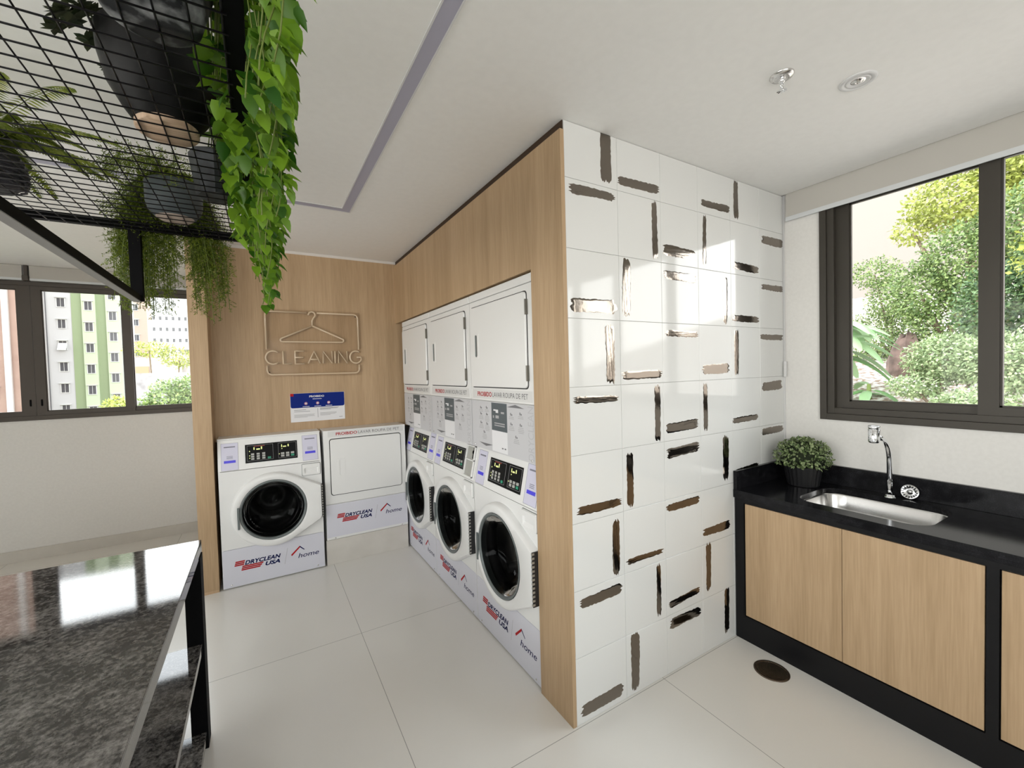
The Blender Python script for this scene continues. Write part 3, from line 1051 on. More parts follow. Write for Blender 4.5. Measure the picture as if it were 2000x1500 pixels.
def warning_strip(t, x0, x1, z0, z1, y=-0.0008):
    mb = MB(); mb.box(x0, x1, y, 0.0, z0, z1)
    st = part('warning_strip', mb, mat('clear_strip_vinyl', (0.70, 0.70, 0.69), 0.35), t)
    h = z1 - z0
    W = x1 - x0
    mb = shifted(text_mesh('PROIBIDO', W * 0.27, h * 0.50, offset=0.02), x0 + W * 0.10, y, z0 + h * 0.25)
    part('red_lettering', mb, m_red, st, fixn=False, label='bold red letters PROIBIDO')
    mb = shifted(text_mesh('LAVAR ROUPA DE PET', W * 0.56, h * 0.50), x0 + W * 0.385, y, z0 + h * 0.25)
    part('grey_lettering', mb, m_print_grey, st, fixn=False, label='thin grey letters LAVAR ROUPA DE PET')
    return st


def make_stack(label, loc, rz, group):
    t = thing('stacked_washer_dryer', label, 'washing machine', loc, rz, group)
    washer_parts(t)
    mb = MB()
    mb.box(-MW, MW, 0.004, 0.66, 1.095, 1.372)
    mb.box(-MW, MW, 0.0, 0.66, 1.374, 1.953)
    part('dryer_body', mb, m_white, t, bevel=0.002)
    mb = MB()
    mb.box(-MW, MW, -0.002, 0.66, 1.9555, 1.998)
    part('top_panel', mb, m_white, t, bevel=0.006)
    dryer_front(t, -0.322, 0.290, 1.447, 1.922, -0.236, 1.625, 1.752, [(1.805, 1.878), (1.487, 1.562)], True)
    warning_strip(t, -0.322, 0.315, 1.384, 1.438)
    # instruction panel
    mb = MB(); mb.box(-MW + 0.002, MW - 0.002, -0.0005, 0.004, 1.092, 1.370)
    ip = part('instruction_panel', mb, m_instr, t, label='grey printed instruction panel with icons')
    y = -0.0005
    mb = MB()
    mb.box(-0.094, 0.074, y - 0.0005, y, 1.214, 1.366)
    part('dark_panel', mb, m_instr_dark, ip, label='dark slate rectangle with white logo marks')
    mb = MB()
    mb.box(-0.094, 0.074, y - 0.0005, y, 1.098, 1.213, 0)
    mb.box(-0.070, -0.028, y - 0.0011, y - 0.0005, 1.322, 1.330, 0)
    mb.box(-0.045, -0.018, y - 0.0011, y - 0.0005, 1.312, 1.330, 0)
    mb.box(0.012, 0.046, y - 0.0011, y - 0.0005, 1.310, 1.320, 1)
    mb.box(-0.078, -0.066, y - 0.0011, y - 0.0005, 1.282, 1.296, 1)
    mb.box(-0.048, -0.012, y - 0.0011, y - 0.0005, 1.282, 1.298, 1)
    mb.box(-0.062, 0.050, y - 0.0011, y - 0.0005, 1.252, 1.258, 1)
    mb.box(-0.062, 0.050, y - 0.0011, y - 0.0005, 1.240, 1.246, 1)
    part('white_print', mb, [m_paper, m_light_print], ip)
    mb = MB()

    def lines(cx, z, w, k):
        for i in range(k):
            ww = w * (0.8 + 0.2 * ((i * 7) % 3) / 2)
            mb.box(cx - ww / 2, cx + ww / 2, y - 0.0004, y, z - i * 0.0085 - 0.003, z - i * 0.0085, 0)
    for (cx, z, k, r) in ((-0.222, 1.335, 2, 0), (-0.150, 1.338, 2, 0), (-0.222, 1.300, 3, 0), (-0.150, 1.300, 4, 0), (-0.222, 1.248, 3, 0), (-0.150, 1.246, 4, 0), (-0.186, 1.196, 4, 0),
                          (0.118, 1.318, 2, 0), (0.208, 1.326, 2, 0), (0.118, 1.268, 3, 0), (0.208, 1.270, 4, 0), (0.163, 1.205, 3, 0)):
        lines(cx, z - 0.016, 0.056, k)
        mb.box(cx - 0.009, cx - 0.002, y - 0.0005, y, z - 0.010, z + 0.004, 1)
        mb.box(cx + 0.002, cx + 0.010, y - 0.0005, y, z - 0.010, z - 0.002, 1)
    # roof shapes
    for (cx, z, s) in ((0.160, 1.350, 1), (-0.170, 1.128, -1)):
        m3 = MB(); m3.add([(cx - 0.085, y - 0.0005, z), (cx + 0.085, y - 0.0005, z), (cx, y - 0.0005, z + s * 0.016)], [(0, 1, 2)])
        part('gable_print', m3, m_print_grey, ip, fixn=False)
    part('instruction_print', mb, [m_light_print, m_print_grey], ip)
    mb = MB()
    lines(-0.045, 1.190, 0.055, 1); lines(0.0, 1.196, 0.11, 1); lines(-0.045, 1.172, 0.055, 3)
    for xx in (0.022, 0.050):
        mb.box(xx - 0.008, xx + 0.008, y - 0.0011, y - 0.0005, 1.120, 1.127, 1)
    part('fine_print', mb, [m_light_print, m_print_grey], ip)
    # faint vertical lettering near the right edge
    tm = text_mesh('DRYCLEAN', 0.26, 0.050, depth=0.0004)
    tm.v = [(0.322 - z_, y_ + y, 1.104 + x_) for x_, y_, z_ in tm.v]
    part('vertical_lettering', tm, mat('faint_print', (0.50, 0.50, 0.52), 0.5), ip, fixn=False, label='faint vertical letters DRYCLEAN')
    for xx in (-0.315, 0.300):
        mb = MB()
        mb.lathe([(0.006, -0.0005), (0.004, -0.003), (0.0001, -0.0035)], (xx, 0, 1.104), 'y', 10)
        part('screw', mb, m_steel, ip)
    return t


GST = 'stacked washer dryers along the right side of the niche'
PITCH = 0.69
XS = -0.010
near = make_stack('stacked white washer and dryer nearest the tiled wall, largest of the three stacks', (XS, 0.235 + PITCH * 0.5, 0), -pi / 2, GST)
mid = copy_tree(near)
mid.location = (XS, 0.235 + PITCH * 1.5, 0)
mid['label'] = 'middle one of the three washer dryer stacks, with an open key compartment in its console'
far = copy_tree(near)
far.location = (XS, 0.235 + PITCH * 2.5, 0)
far['label'] = 'stacked white washer and dryer farthest back, in the corner beside the oak wall'

# open compartment with keys on the middle console
for c in mid.children:
    if c.name.startswith('control_console'):
        for s in list(c.children):
            if s.name.startswith('notice_sticker') and s.data.vertices[0].co.x > 0:
                for q in list(s.children):
                    bpy.data.objects.remove(q)
                bpy.data.objects.remove(s)
        mb = MB()
        x0, x1, z0, z1 = 0.200, 0.322, 0.884, 1.076
        m_in = mat('compartment_inner', (0.40, 0.40, 0.37), 0.6)
        mb.box(x0, x1, -0.0020, -0.0005, z0, z1, 1)
        for q in ((x0, x1, z0, z0 + 0.006), (x0, x1, z1 - 0.006, z1), (x0, x0 + 0.006, z0, z1), (x1 - 0.006, x1, z0, z1), (x0, x1, 0.985, 0.991)):
            mb.box(q[0], q[1], -0.012, -0.0005, q[2], q[3], 0)
        part('open_compartment', sheared(mb), [m_white, m_in], c, label='open grey compartment with a middle shelf')
mk = MB()
kx, kz = 0.296, 1.055
mk.tube([(kx, -0.006, 1.068), (kx, -0.007, 1.050)], 0.0010, 6)
mk.lathe([(0.011, -0.001), (0.011, 0.001)], (kx, -0.007, 1.038), 'y', 14, cap0=True, cap1=True)
mk.box(kx - 0.003, kx + 0.003, -0.008, -0.006, 0.998, 1.028)
mk.box(kx - 0.003, kx + 0.006, -0.008, -0.006, 1.000, 1.004)
sheared(mk)
key = thing('key', 'small dark key hanging in the open compartment of the middle stack', 'key', (XS, 0.235 + PITCH * 1.5, 0), -pi / 2)
part('key_blade', mk, m_blackmetal, key)

# left washer + raised dryer on the back side
t = thing('washing_machine', 'single white front-loading washing machine beside the left oak post', 'washing machine', (-1.065, 2.25, 0))
washer_parts(t)
mb = MB(); mb.box(-MW - 0.002, MW + 0.002, 0.040, 0.66, 1.0905, 1.100)
part('top_panel', mb, m_white, t, bevel=0.003)

t = thing('tumble_dryer', 'single white tumble dryer raised on a plinth in the corner', 'dryer', (-0.366, 2.25, 0.205))
mb = MB()
mb.box(-0.334, 0.334, 0.0, 0.66, 0.003, 0.290)
mb.box(-0.334, 0.334, 0.0, 0.66, 0.292, 0.893)
part('dryer_body', mb, m_white, t, bevel=0.003)
dryer_front(t, -0.292, 0.293, 0.362, 0.826, -0.207, 0.525, 0.650, None, False)
warning_strip(t, -0.300, 0.315, 0.838, 0.886)
mb = MB(); mb.box(-0.333, 0.333, -0.0012, 0.002, 0.022, 0.288)
kp = part('kick_panel', mb, m_kick, t, bevel=0.001)
logo(kp, 0.0, 0.165, 0.94)
for o in kp.children:
    o.location.y = -0.0012
for xx in (-0.27, 0.28):
    mb = MB()
    mb.lathe([(0.006, -0.001), (0.004, -0.004), (0.0001, -0.0045)], (xx, 0.0, 0.012), 'y', 12)
    part('screw', mb, m_steel, t)

# ================================================================== NEON SIGN
t = thing('neon_sign', 'unlit neon sign with a coat hanger above the word CLEANING', 'sign', (-0.72, 2.47, 1.56))
yS = 2.452
r = 0.0075


def tb(mb, pts, y=yS, rad=r):
    mb.tube([(p[0], y, p[1]) for p in pts], rad, 8)


def arc(cx, cz, R, a0, a1, n=8, rz=None):
    rz = rz or R
    return [(cx + R * cos(radians(a0 + (a1 - a0) * i / n)), cz + rz * sin(radians(a0 + (a1 - a0) * i / n))) for i in range(n + 1)]


x0, x1, z0, z1 = -1.068, -0.360, 1.562, 2.070
mb = MB()
tb(mb, [(x0, 1.765)] + arc(x0 + 0.035, z1 - 0.035, 0.035, 180, 90) + [(-0.765, z1)])
tb(mb, [(-0.690, z1)] + arc(x1 - 0.035, z1 - 0.035, 0.035, 90, 0) + [(x1, 1.765)])
tb(mb, [(x0, 1.635)] + arc(x0 + 0.035, z0 + 0.035, 0.035, 180, 270) + arc(x1 - 0.035, z0 + 0.035, 0.035, 270, 360) + [(x1, 1.635)])
part('border_tube', mb, m_tube, t, world=True)
mb = MB()
tb(mb, [(-0.752, 2.050)] + arc(-0.727, 2.053, 0.026, 180, -60, 10) + [(-0.727, 2.005), (-0.727, 1.965)])
tb(mb, [(-0.727, 1.962), (-0.955, 1.856)] + arc(-0.952, 1.842, 0.014, 110, 270, 6) + [(-0.50, 1.828)] + arc(-0.497, 1.842, 0.014, -90, 70, 6) + [(-0.727, 1.962)])
part('hanger_tube', mb, m_tube, t, world=True)
mb = MB()
zt, zb = 1.752, 1.648
zc = (zt + zb) / 2
tb(mb, arc(-1.024, zc, 0.052, 50, 310, 14, 0.053))
tb(mb, [(-0.952, zt), (-0.952, zb), (-0.893, zb)])
tb(mb, [(-0.795, zt), (-0.865, zt), (-0.865, zb), (-0.795, zb)]); tb(mb, [(-0.865, zc), (-0.802, zc)])
tb(mb, [(-0.768, zb), (-0.722, zt), (-0.676, zb)]); tb(mb, [(-0.750, zb + 0.035), (-0.694, zb + 0.035)])
tb(mb, [(-0.652, zb), (-0.652, zt), (-0.582, zb), (-0.582, zt)])
tb(mb, [(-0.557, zt), (-0.557, zb)])
tb(mb, [(-0.530, zb), (-0.530, zt), (-0.460, zb), (-0.460, zt)])
tb(mb, arc(-0.386, zc, 0.050, 50, 330, 14, 0.053) + [(-0.343, zc - 0.002), (-0.380, zc - 0.002)])
part('letter_tube', mb, m_tube, t, world=True, label='unlit tube letters CLEANING')
mb = MB(); mb.box(x0 - 0.02, x1 + 0.02, 2.4615, 2.4645, z0 - 0.02, z1 + 0.02)
part('backing_plate', mb, m_acrylic, t, world=True, label='clear acrylic backing')
for (xx, zz) in ((x0 + 0.015, z1 - 0.015), (x1 - 0.015, z1 - 0.015), (x0 + 0.015, z0 + 0.020), (x1 - 0.006, 1.652)):
    mb = MB()
    mb.lathe([(0.005, 2.455), (0.005, 2.470)], (xx, 0, zz), 'y', 10, cap0=True)
    part('standoff', mb, m_blackmetal, t, world=True)

# ---- prohibition sign
t = thing('notice_sign', 'blue and white notice sign headed PROIBIDO on the oak wall', 'sign', (-0.703, 2.47, 1.165))
mb = MB(); mb.box(-0.914, -0.492, 2.4675, 2.4699, 1.166, 1.403)
part('sign_board', mb, m_paper, t, world=True, label='white board')
mb = MB()
pts = [(-0.912, 1.402), (-0.912, 1.300)] + arc(-0.897, 1.297, 0.015, 180, 270, 4) + arc(-0.509, 1.297, 0.015, 270, 360, 4) + [(-0.494, 1.402)]
mb.prism(pts, 'y', 2.4665, 2.4675)
part('blue_header', mb, m_signblue, t, world=True)
mb = MB(); mb.box(-0.913, -0.888, 2.4660, 2.4666, 1.380, 1.4025)
part('red_corner', mb, m_red, t, world=True)
mb = shifted(text_mesh('PROIBIDO', 0.115, 0.016, offset=0.03), -0.770, 2.4662, 1.366)
for (cx) in (-0.797, -0.707, -0.620):
    mb.lathe([(0.0125, 0)], (cx, 0, 0), 'y', 14) if False else None
m2 = MB()
m2.box(-0.745, -0.675, 2.4660, 2.4664, 1.350, 1.354)
for cx in (-0.797, -0.707, -0.620):
    m2.box(cx - 0.026, cx + 0.026, 2.4660, 2.4664, 1.289, 1.293)
mb.add(m2.v, m2.f)
part('header_lettering', mb, m_paper, t, world=True, fixn=False, label='white letters PROIBIDO')
for cx in (-0.797, -0.707, -0.620):
    mb = MB()
    mb.lathe([(0.0001, 2.4656), (0.013, 2.4656), (0.013, 2.4665)], (cx, 0, 1.316), 'y', 16, mi=0)
    mb.box(cx - 0.006, cx + 0.007, 2.4650, 2.4656, 1.311, 1.322, 1)
    part('pictogram', mb, [mat('pictogram_pink', (0.55, 0.25, 0.35), 0.5), m_paper], t, world=True)
mb = MB()


def tl(x0, x1, z, dark=0):
    mb.box(x0, x1, 2.4670, 2.4676, z - 0.0015, z + 0.0015, dark)


for (xx, z, w, d) in ((-0.888, 1.264, 0.09, 1), (-0.888, 1.251, 0.12, 1), (-0.888, 1.225, 0.155, 0), (-0.888, 1.218, 0.150, 0), (-0.888, 1.211, 0.155, 0), (-0.888, 1.204, 0.10, 0),
                      (-0.690, 1.272, 0.150, 1), (-0.690, 1.266, 0.14, 1), (-0.690, 1.259, 0.085, 1), (-0.690, 1.232, 0.13, 0), (-0.690, 1.225, 0.13, 0), (-0.690, 1.218, 0.12, 0), (-0.690, 1.211, 0.08, 0), (-0.540, 1.188, 0.028, 1)):
    tl(xx, xx + w, z, d)
mb.box(-0.7095, -0.707, 2.4670, 2.4676, 1.195, 1.272, 1)
part('body_text', mb, [m_light_print, m_print_grey], t, world=True)

# ================================================================== SINK UNIT
CT = 0.840
t = thing('base_cabinet', 'black base cabinet with oak doors under the sink counter', 'cabinet', (1.44, -1.3, 0))
mb = MB()
XF = 1.165
mb.box(XF + 0.02, 1.70, -2.75, -0.004, 0.10, 0.60)      # carcass
mb.box(XF + 0.02, 1.23, -2.75, -0.004, 0.60, 0.785)
mb.box(XF, XF + 0.02, -2.75, -0.004, 0.0, 0.138)        # plinth / bottom rail
mb.box(XF, XF + 0.02, -2.75, -0.004, 0.772, 0.800)      # top rail
for (a, b) in ((-0.053, -0.004), (-0.982, -0.950), (-1.906, -1.876), (-2.75, -2.70)):
    mb.box(XF, XF + 0.02, a, b, 0.138, 0.772)
mb.box(XF + 0.02, 1.70, -0.02, -0.004, 0.0, 0.785)
part('cabinet_frame', mb, m_cabblack, t, world=True)
doors = [(-0.5025, -0.0575), (-0.9455, -0.5045), (-1.4285, -0.9865), (-1.8715, -1.4305), (-2.30, -1.9105), (-2.696, -2.302)]
for (a, b) in doors:
    mb = MB(); mb.box(XF + 0.004, XF + 0.0195, a, b, 0.142, 0.768)
    part('cabinet_door', mb, m_oak, t, world=True, bevel=0.0008)

# counter with a rounded opening
t = thing('sink_countertop', 'polished black granite countertop with low upstand along the walls', 'countertop', (1.44, -1.3, 0.80))
SX0, SX1, SY0, SY1 = 1.240, 1.622, -0.775, -0.268
bm = bmesh.new()
hole = [(x, y) for x, y in rrect(SX0, SX1, SY0, SY1, 0.085, 8)]
outer = [(XF - 0.012, -2.78), (1.7145, -2.78), (1.7145, -0.0015), (XF - 0.012, -0.0015)]
vo = [bm.verts.new((x, y, CT)) for x, y in outer]
vh = [bm.verts.new((x, y, CT)) for x, y in hole]
es = [bm.edges.new((vo[i], vo[(i + 1) % 4])) for i in range(4)]
es += [bm.edges.new((vh[i], vh[(i + 1) % len(vh)])) for i in range(len(vh))]
bmesh.ops.triangle_fill(bm, use_beauty=True, edges=es)
ret = bmesh.ops.extrude_face_region(bm, geom=list(bm.faces))
for v in ret['geom']:
    if isinstance(v, bmesh.types.BMVert):
        v.co.z -= 0.026
bmesh.ops.recalc_face_normals(bm, faces=bm.faces)
me = bpy.data.meshes.new('counter_slab')
bm.to_mesh(me); bm.free()
me.materials.append(m_counter)
part('counter_slab', me, m_counter, t, world=True)
mb = MB()
mb.box(XF - 0.012, XF, -2.78, -0.0015, 0.797, CT - 0.0262)
part('counter_apron', mb, m_counter, t, world=True)
mb = MB()
mb.box(XF - 0.010, 1.694, -0.0215, -0.0015, CT, 0.945)
part('side_upstand', mb, m_counter, t, world=True, bevel=0.0012)
mb = MB()
mb.box(1.694, 1.7145, -2.78, -0.0015, CT, 0.948)
part('back_upstand', mb, m_counter, t, world=True, bevel=0.0012)

# sink bowl
t = thing('sink', 'rectangular stainless steel sink bowl set under the black counter', 'sink', (1.445, -0.52, 0.66))
rings = []
cxs, cys = (SX0 + SX1) / 2, (SY0 + SY1) / 2


def sring(k, z, r):
    hx, hy = (SX1 - SX0) / 2 - k, (SY1 - SY0) / 2 - k
    return [(x, y, z) for x, y in rrect(cxs - hx, cxs + hx, cys - hy, cys + hy, r, 8)]


rings = [sring(-0.012, CT - 0.0266, 0.095), sring(-0.002, CT - 0.0268, 0.087), sring(0.002, CT - 0.035, 0.085), sring(0.008, CT - 0.10, 0.082), sring(0.022, CT - 0.140, 0.075), sring(0.05, CT - 0.152, 0.06), sring(0.13, CT - 0.158, 0.03)]
mb = MB(); mb.loft(rings, 0, True, True, False, True)
part('sink_bowl', mb, m_steel, t, world=True, fixn=False)
mb = MB(); mb.lathe([(0.042, CT - 0.1565), (0.040, CT - 0.1545), (0.030, CT - 0.1560), (0.0001, CT - 0.1570)], (cxs, cys, 0), 'z', 24)
part('sink_drain', mb, m_chrome, t, world=True)

# faucet
t = thing('faucet', 'chrome sink faucet with tall curved spout and cylindrical filter head', 'faucet', (1.647, -0.529, CT))
FX = 1.640
mb = MB(); mb.lathe([(0.024, 0.0), (0.024, 0.004), (0.020, 0.006), (0.020, 0.014), (0.0125, 0.016)], (FX, -0.529, CT), 'z', 24, cap0=True)
part('faucet_base', mb, m_chrome, t, world=True)
pts = [(FX, -0.529, CT + 0.012), (FX, -0.529, CT + 0.10), (FX - 0.004, -0.529, CT + 0.17)]
for i in range(11):
    a = i / 10
    ang = a * radians(72)
    pts.append((FX - 0.006 - 0.125 * (1 - cos(ang)) , -0.529, CT + 0.190 + 0.125 * sin(ang)))
pts.append((1.470, -0.529, CT + 0.328))
mb = MB(); mb.tube(pts, 0.0115, 16)
part('spout', mb, m_chrome, t, world=True)
mb = MB(); mb.lathe([(0.017, 1.140), (0.021, 1.143), (0.0225, 1.150), (0.0225, 1.205), (0.021, 1.206), (0.021, 1.209), (0.0225, 1.210), (0.0225, 1.222), (0.020, 1.224), (0.0001, 1.224)], (1.449, -0.529, 0), 'z', 28, cap0=True)
part('filter_head', mb, m_chrome, t, world=True)

# strainer leaning on the upstand
t = thing('sink_strainer', 'round chrome basket strainer leaning on the upstand behind the sink', 'strainer', (1.675, -0.595, CT))
mb = MB()
mb.lathe([(0.0355, 0.0), (0.0365, -0.003), (0.034, -0.005), (0.022, -0.002), (0.018, 0.004), (0.010, 0.004), (0.009, -0.006), (0.0001, -0.008)], (0, 0, 0), 'x', 32)
part('strainer_cup', mb, m_chrome, t).matrix_local = Matrix.Translation((0.002, 0, 0.036)) @ Matrix.Rotation(radians(14), 4, 'Y')
mb = MB()
for k in range(16):
    a = 2 * pi * k / 16
    mb.tube([(-0.0045, 0.021 * cos(a), 0.021 * sin(a)), (-0.0058, 0.031 * cos(a), 0.031 * sin(a))], 0.0022, 6)
part('strainer_slots', mb, m_gasket, t).matrix_local = Matrix.Translation((0.002, 0, 0.036)) @ Matrix.Rotation(radians(14), 4, 'Y')

# floor drain
t = thing('floor_drain', 'round dark bronze drain grate in the floor before the sink cabinet', 'drain', (1.038, -0.258, 0))
mb = MB()
mb.lathe([(0.078, 0.0), (0.078, 0.003), (0.066, 0.004), (0.065, 0.001)], (0, 0, 0), 'z', 40)
m_dr = mat('drain_bronze', (0.13, 0.10, 0.075), 0.35, 0.8)
part('drain_rim', mb, m_dr, t)
mb = MB()
for k in range(-8, 9):
    xx = k * 0.0076
    hh = math.sqrt(max(0.0655 ** 2 - xx ** 2, 0))
    mb.box(xx - 0.0018, xx + 0.0018, -hh, hh, 0.0004, 0.0034)
mb.box(-0.063, 0.063, -0.002, 0.002, 0.0004, 0.0030)
part('drain_bars', mb, m_dr, t)
mb = MB(); mb.lathe([(0.0655, 0.0003), (0.0001, 0.0003)], (0, 0, 0), 'z', 40)
part('drain_well', mb, m_gasket, t)

# ================================================================== CEILING FITTINGS
t = thing('linear_light', 'long unlit L-shaped grey linear light set flush in the ceiling', 'light', (-0.59, 1.39, H))
mb = MB()
lx0, lx1, ly0, ly1 = -0.648, -0.588, 1.357, 1.417
zt0 = H - 0.003
mb.box(lx0, lx0 + 0.006, YR + 0.8, ly0, zt0, H)
mb.box(lx1 - 0.006, lx1, YR + 0.8, ly1, zt0, H)
mb.box(-3.6, lx1 - 0.006, ly1 - 0.006, ly1, zt0, H)
mb.box(-3.6, lx0 + 0.006, ly0, ly0 + 0.006, zt0, H)
part('light_profile', mb, m_alu, t, world=True)
mb = MB()
mb.box(lx0 + 0.006, lx1 - 0.006, YR + 0.8, ly1 - 0.006, zt0 + 0.001, H)
mb.box(-3.6, lx0 + 0.006, ly0 + 0.006, ly1 - 0.006, zt0 + 0.001, H)
part('light_diffuser', mb, m_lav, t, world=True)

t = thing('fire_sprinkler', 'chrome fire sprinkler head on the ceiling above the sink area', 'sprinkler', (0.537, -0.573, H))
mb = MB(); mb.lathe([(0.038, 0.0), (0.038, -0.003), (0.034, -0.008), (0.020, -0.011), (0.0001, -0.011)], (0, 0, 0), 'z', 32)
part('ceiling_plate', mb, m_steel, t)
mb = MB(); mb.lathe([(0.010, -0.010), (0.010, -0.022), (0.007, -0.026)], (0, 0, 0), 'z', 16, cap1=True)
for s in (-1, 1):
    mb.tube([(s * 0.008, 0, -0.024), (s * 0.012, 0, -0.034), (s * 0.008, 0, -0.044), (0, 0, -0.050)], 0.0018, 8)
mb.tube([(0, 0, -0.026), (0, 0, -0.050)], 0.0022, 8)
part('sprinkler_frame', mb, m_chrome, t)
mb = MB()
for k in range(10):
    a = 2 * pi * k / 10
    mb.add([(0.004 * cos(a - .2), 0.004 * sin(a - .2), -0.051), (0.016 * cos(a - .2), 0.016 * sin(a - .2), -0.053), (0.016 * cos(a + .2), 0.016 * sin(a + .2), -0.053), (0.004 * cos(a + .2), 0.004 * sin(a + .2), -0.051),
            (0.004 * cos(a - .2), 0.004 * sin(a - .2), -0.052), (0.016 * cos(a - .2), 0.016 * sin(a - .2), -0.054), (0.016 * cos(a + .2), 0.016 * sin(a + .2), -0.054), (0.004 * cos(a + .2), 0.004 * sin(a + .2), -0.052)],
           [(0, 1, 2, 3), (4, 5, 6, 7), (1, 2, 6, 5), (0, 1, 5, 4), (2, 3, 7, 6)])
mb.lathe([(0.0001, -0.050), (0.006, -0.050), (0.006, -0.053), (0.0001, -0.053)], (0, 0, 0), 'z', 12)
part('deflector', mb, m_chrome, t)

t = thing('ceiling_downlight', 'round white recessed ceiling spotlight beside the sprinkler', 'light', (0.823, -0.693, H))
mb = MB(); mb.lathe([(0.056, 0.0), (0.056, -0.003), (0.052, -0.005), (0.040, -0.004), (0.038, -0.001)], (0, 0, 0), 'z', 40)
part('light_trim', mb, m_alu, t)
mb = MB(); mb.lathe([(0.038, -0.001), (0.036, -0.004), (0.033, -0.005), (0.030, -0.003), (0.022, -0.0015)], (0, 0, 0), 'z', 40)
part('gimbal_ring', mb, m_alu, t)
mb = MB(); mb.lathe([(0.022, -0.0015), (0.014, -0.002), (0.011, -0.006), (0.006, -0.007), (0.005, -0.003), (0.0001, -0.003)], (0, 0, 0), 'z', 32)
part('lamp', mb, m_steel, t)

# ================================================================== ISLAND
IX = -1.366
IY = 0.820
t = thing('granite_worktable', 'long speckled black granite worktable with shelves on a black frame', 'table', (-1.85, -0.6, 0))
mb = MB(); mb.box(-2.36, IX, -2.1, IY, 0.845, 0.850)
mb.box(-2.36, IX, -2.1, IY, 0.8005, 0.8448)
part('table_top', mb, [m_granite], t, world=True, bevel=0.0012)
for (z, th, nm) in ((0.447, 0.03, 'middle_shelf'), (0.075, 0.03, 'bottom_shelf')):
    mb = MB(); mb.box(-2.34, IX - 0.003, -2.08, 0.728, z - th, z)
    part(nm, mb, m_granite, t, world=True, bevel=0.0012)
for (a, b) in ((-1.420, IX + 0.003), (-2.355, -2.305)):
    for (c, d) in ((0.732, 0.812), (-2.095, -2.015)):
        mb = MB(); mb.box(a, b, c, d, 0, 0.800)
        part('leg', mb, m_blackmetal, t, world=True, bevel=0.001)
mb = MB()
for z in (0.385, 0.013):
    mb.box(-2.305, -1.420, 0.732, 0.742, z, z + 0.03)
    mb.box(-2.305, -1.420, -2.095, -2.085, z, z + 0.03)
part('frame_rail', mb, m_blackmetal, t, world=True)

# ================================================================== HANGING SHELF
ZS = 2.170
SX_R, SX_L, SYF, SYN = -1.122, -2.06, 0.935, -2.0
t = thing('hanging_shelf', 'black steel shelf of wire mesh hanging over the worktable', 'shelf', (-1.6, -0.5, ZS))
mb = MB()
fh = 0.032
mb.box(SX_L, SX_R, SYF - 0.032, SYF, ZS + 0.002, ZS + 0.002 + fh)
mb.box(SX_L, SX_R, SYN, SYN + 0.032, ZS + 0.002, ZS + 0.002 + fh)
mb.box(SX_R - 0.034, SX_R, SYN + 0.032, SYF - 0.032, ZS + 0.002, ZS + 0.002 + fh)
mb.box(SX_L, SX_L + 0.034, SYN + 0.032, SYF - 0.032, ZS + 0.002, ZS + 0.002 + fh)
part('shelf_frame', mb, m_blackmetal, t, world=True, bevel=0.0015)
mb = MB()
wr = 0.0019
x = SX_R - 0.034
k = 0
while True:
    xx = -1.156 - 0.05 * k
    if xx < SX_L:
        break
    mb.tube([(xx, SYN + 0.01, ZS), (xx, SYF - 0.012, ZS)], wr, 6)
    k += 1
k = -33
while True:
    yy = -0.356 + 0.05 * k
    if yy > SYF - 0.02:
        break
    if yy > SYN:
        mb.tube([(SX_L + 0.01, yy, ZS - 0.0036), (SX_R - 0.026, yy, ZS - 0.0036)], wr, 6)
    k += 1
part('wire_mesh', mb, m_wire, t, world=True, fixn=False)
mb = MB(); mb.box(-1.572, -1.532, SYF - 0.030, SYF - 0.002, 1.874, ZS + 0.002)
part('shelf_post', mb, m_blackmetal, t, world=True, bevel=0.001)
mb = MB(); mb.box(-1.572, -1.540, SYN, SYF - 0.002, 1.874, 1.900)
part('lower_rail', mb, m_blackmetal, t, world=True, bevel=0.001)
mb = MB(); mb.box(-1.569, -1.543, SYN + 0.01, SYF - 0.006, 1.8715, 1.874)
part('light_diffuser', mb, mat('opal_grey', (0.34, 0.33, 0.32), 0.5), t, world=True, label='pale grey strip along the underside of the lower rail')
mb = MB(); mb.box(-1.572, -1.532, SYN, SYN + 0.03, 1.874, ZS + 0.002)
part('shelf_post', mb, m_blackmetal, t, world=True, bevel=0.001)
for (xx, yy) in ((SX_L + 0.017, SYN + 0.017), (SX_R - 0.017, SYN + 0.017), (SX_L + 0.017, SYF - 0.016), (SX_R - 0.017, -1.6)):
    mb = MB(); mb.tube([(xx, yy, ZS + 0.02), (xx, yy, H)], 0.006, 10)
    part('hanging_rod', mb, m_blackmetal, t, world=True)

ZP = ZS + 0.0022   # pots rest on the upper wires


# ------------------------------------------------------------------ foliage helpers
def leaf_geo(mb, base, d, up, L, W, fold=0.25, tip=0.25, mi=0):
    """pointed leaf folded along its midrib, 6 faces"""
    d = d.normalized()
    s = d.cross(up)
    if s.length < 1e-4:
        s = d.cross(Vector((1, 0.3, 0)))
    s.normalize()
    u = s.cross(d).normalized()
    dr = -u * (L * 0.18)
    p0 = base
    m1 = base + d * L * 0.30
    m2 = base + d * L * 0.62 + dr * 0.4
    p3 = base + d * L + dr
    w1, w2 = W * 0.5, W * 0.40
    f = u * W * fold
    vs = [p0, m1 + s * w1 + f, m2 + s * w2 + f * 0.9, p3, m2 - s * w2 + f * 0.9, m1 - s * w1 + f, m1, m2]
    mb.add([tuple(v) for v in vs], [(0, 6, 1), (1, 6, 7, 2), (2, 7, 3), (0, 5, 6), (5, 4, 7, 6), (4, 3, 7)], mi, True)


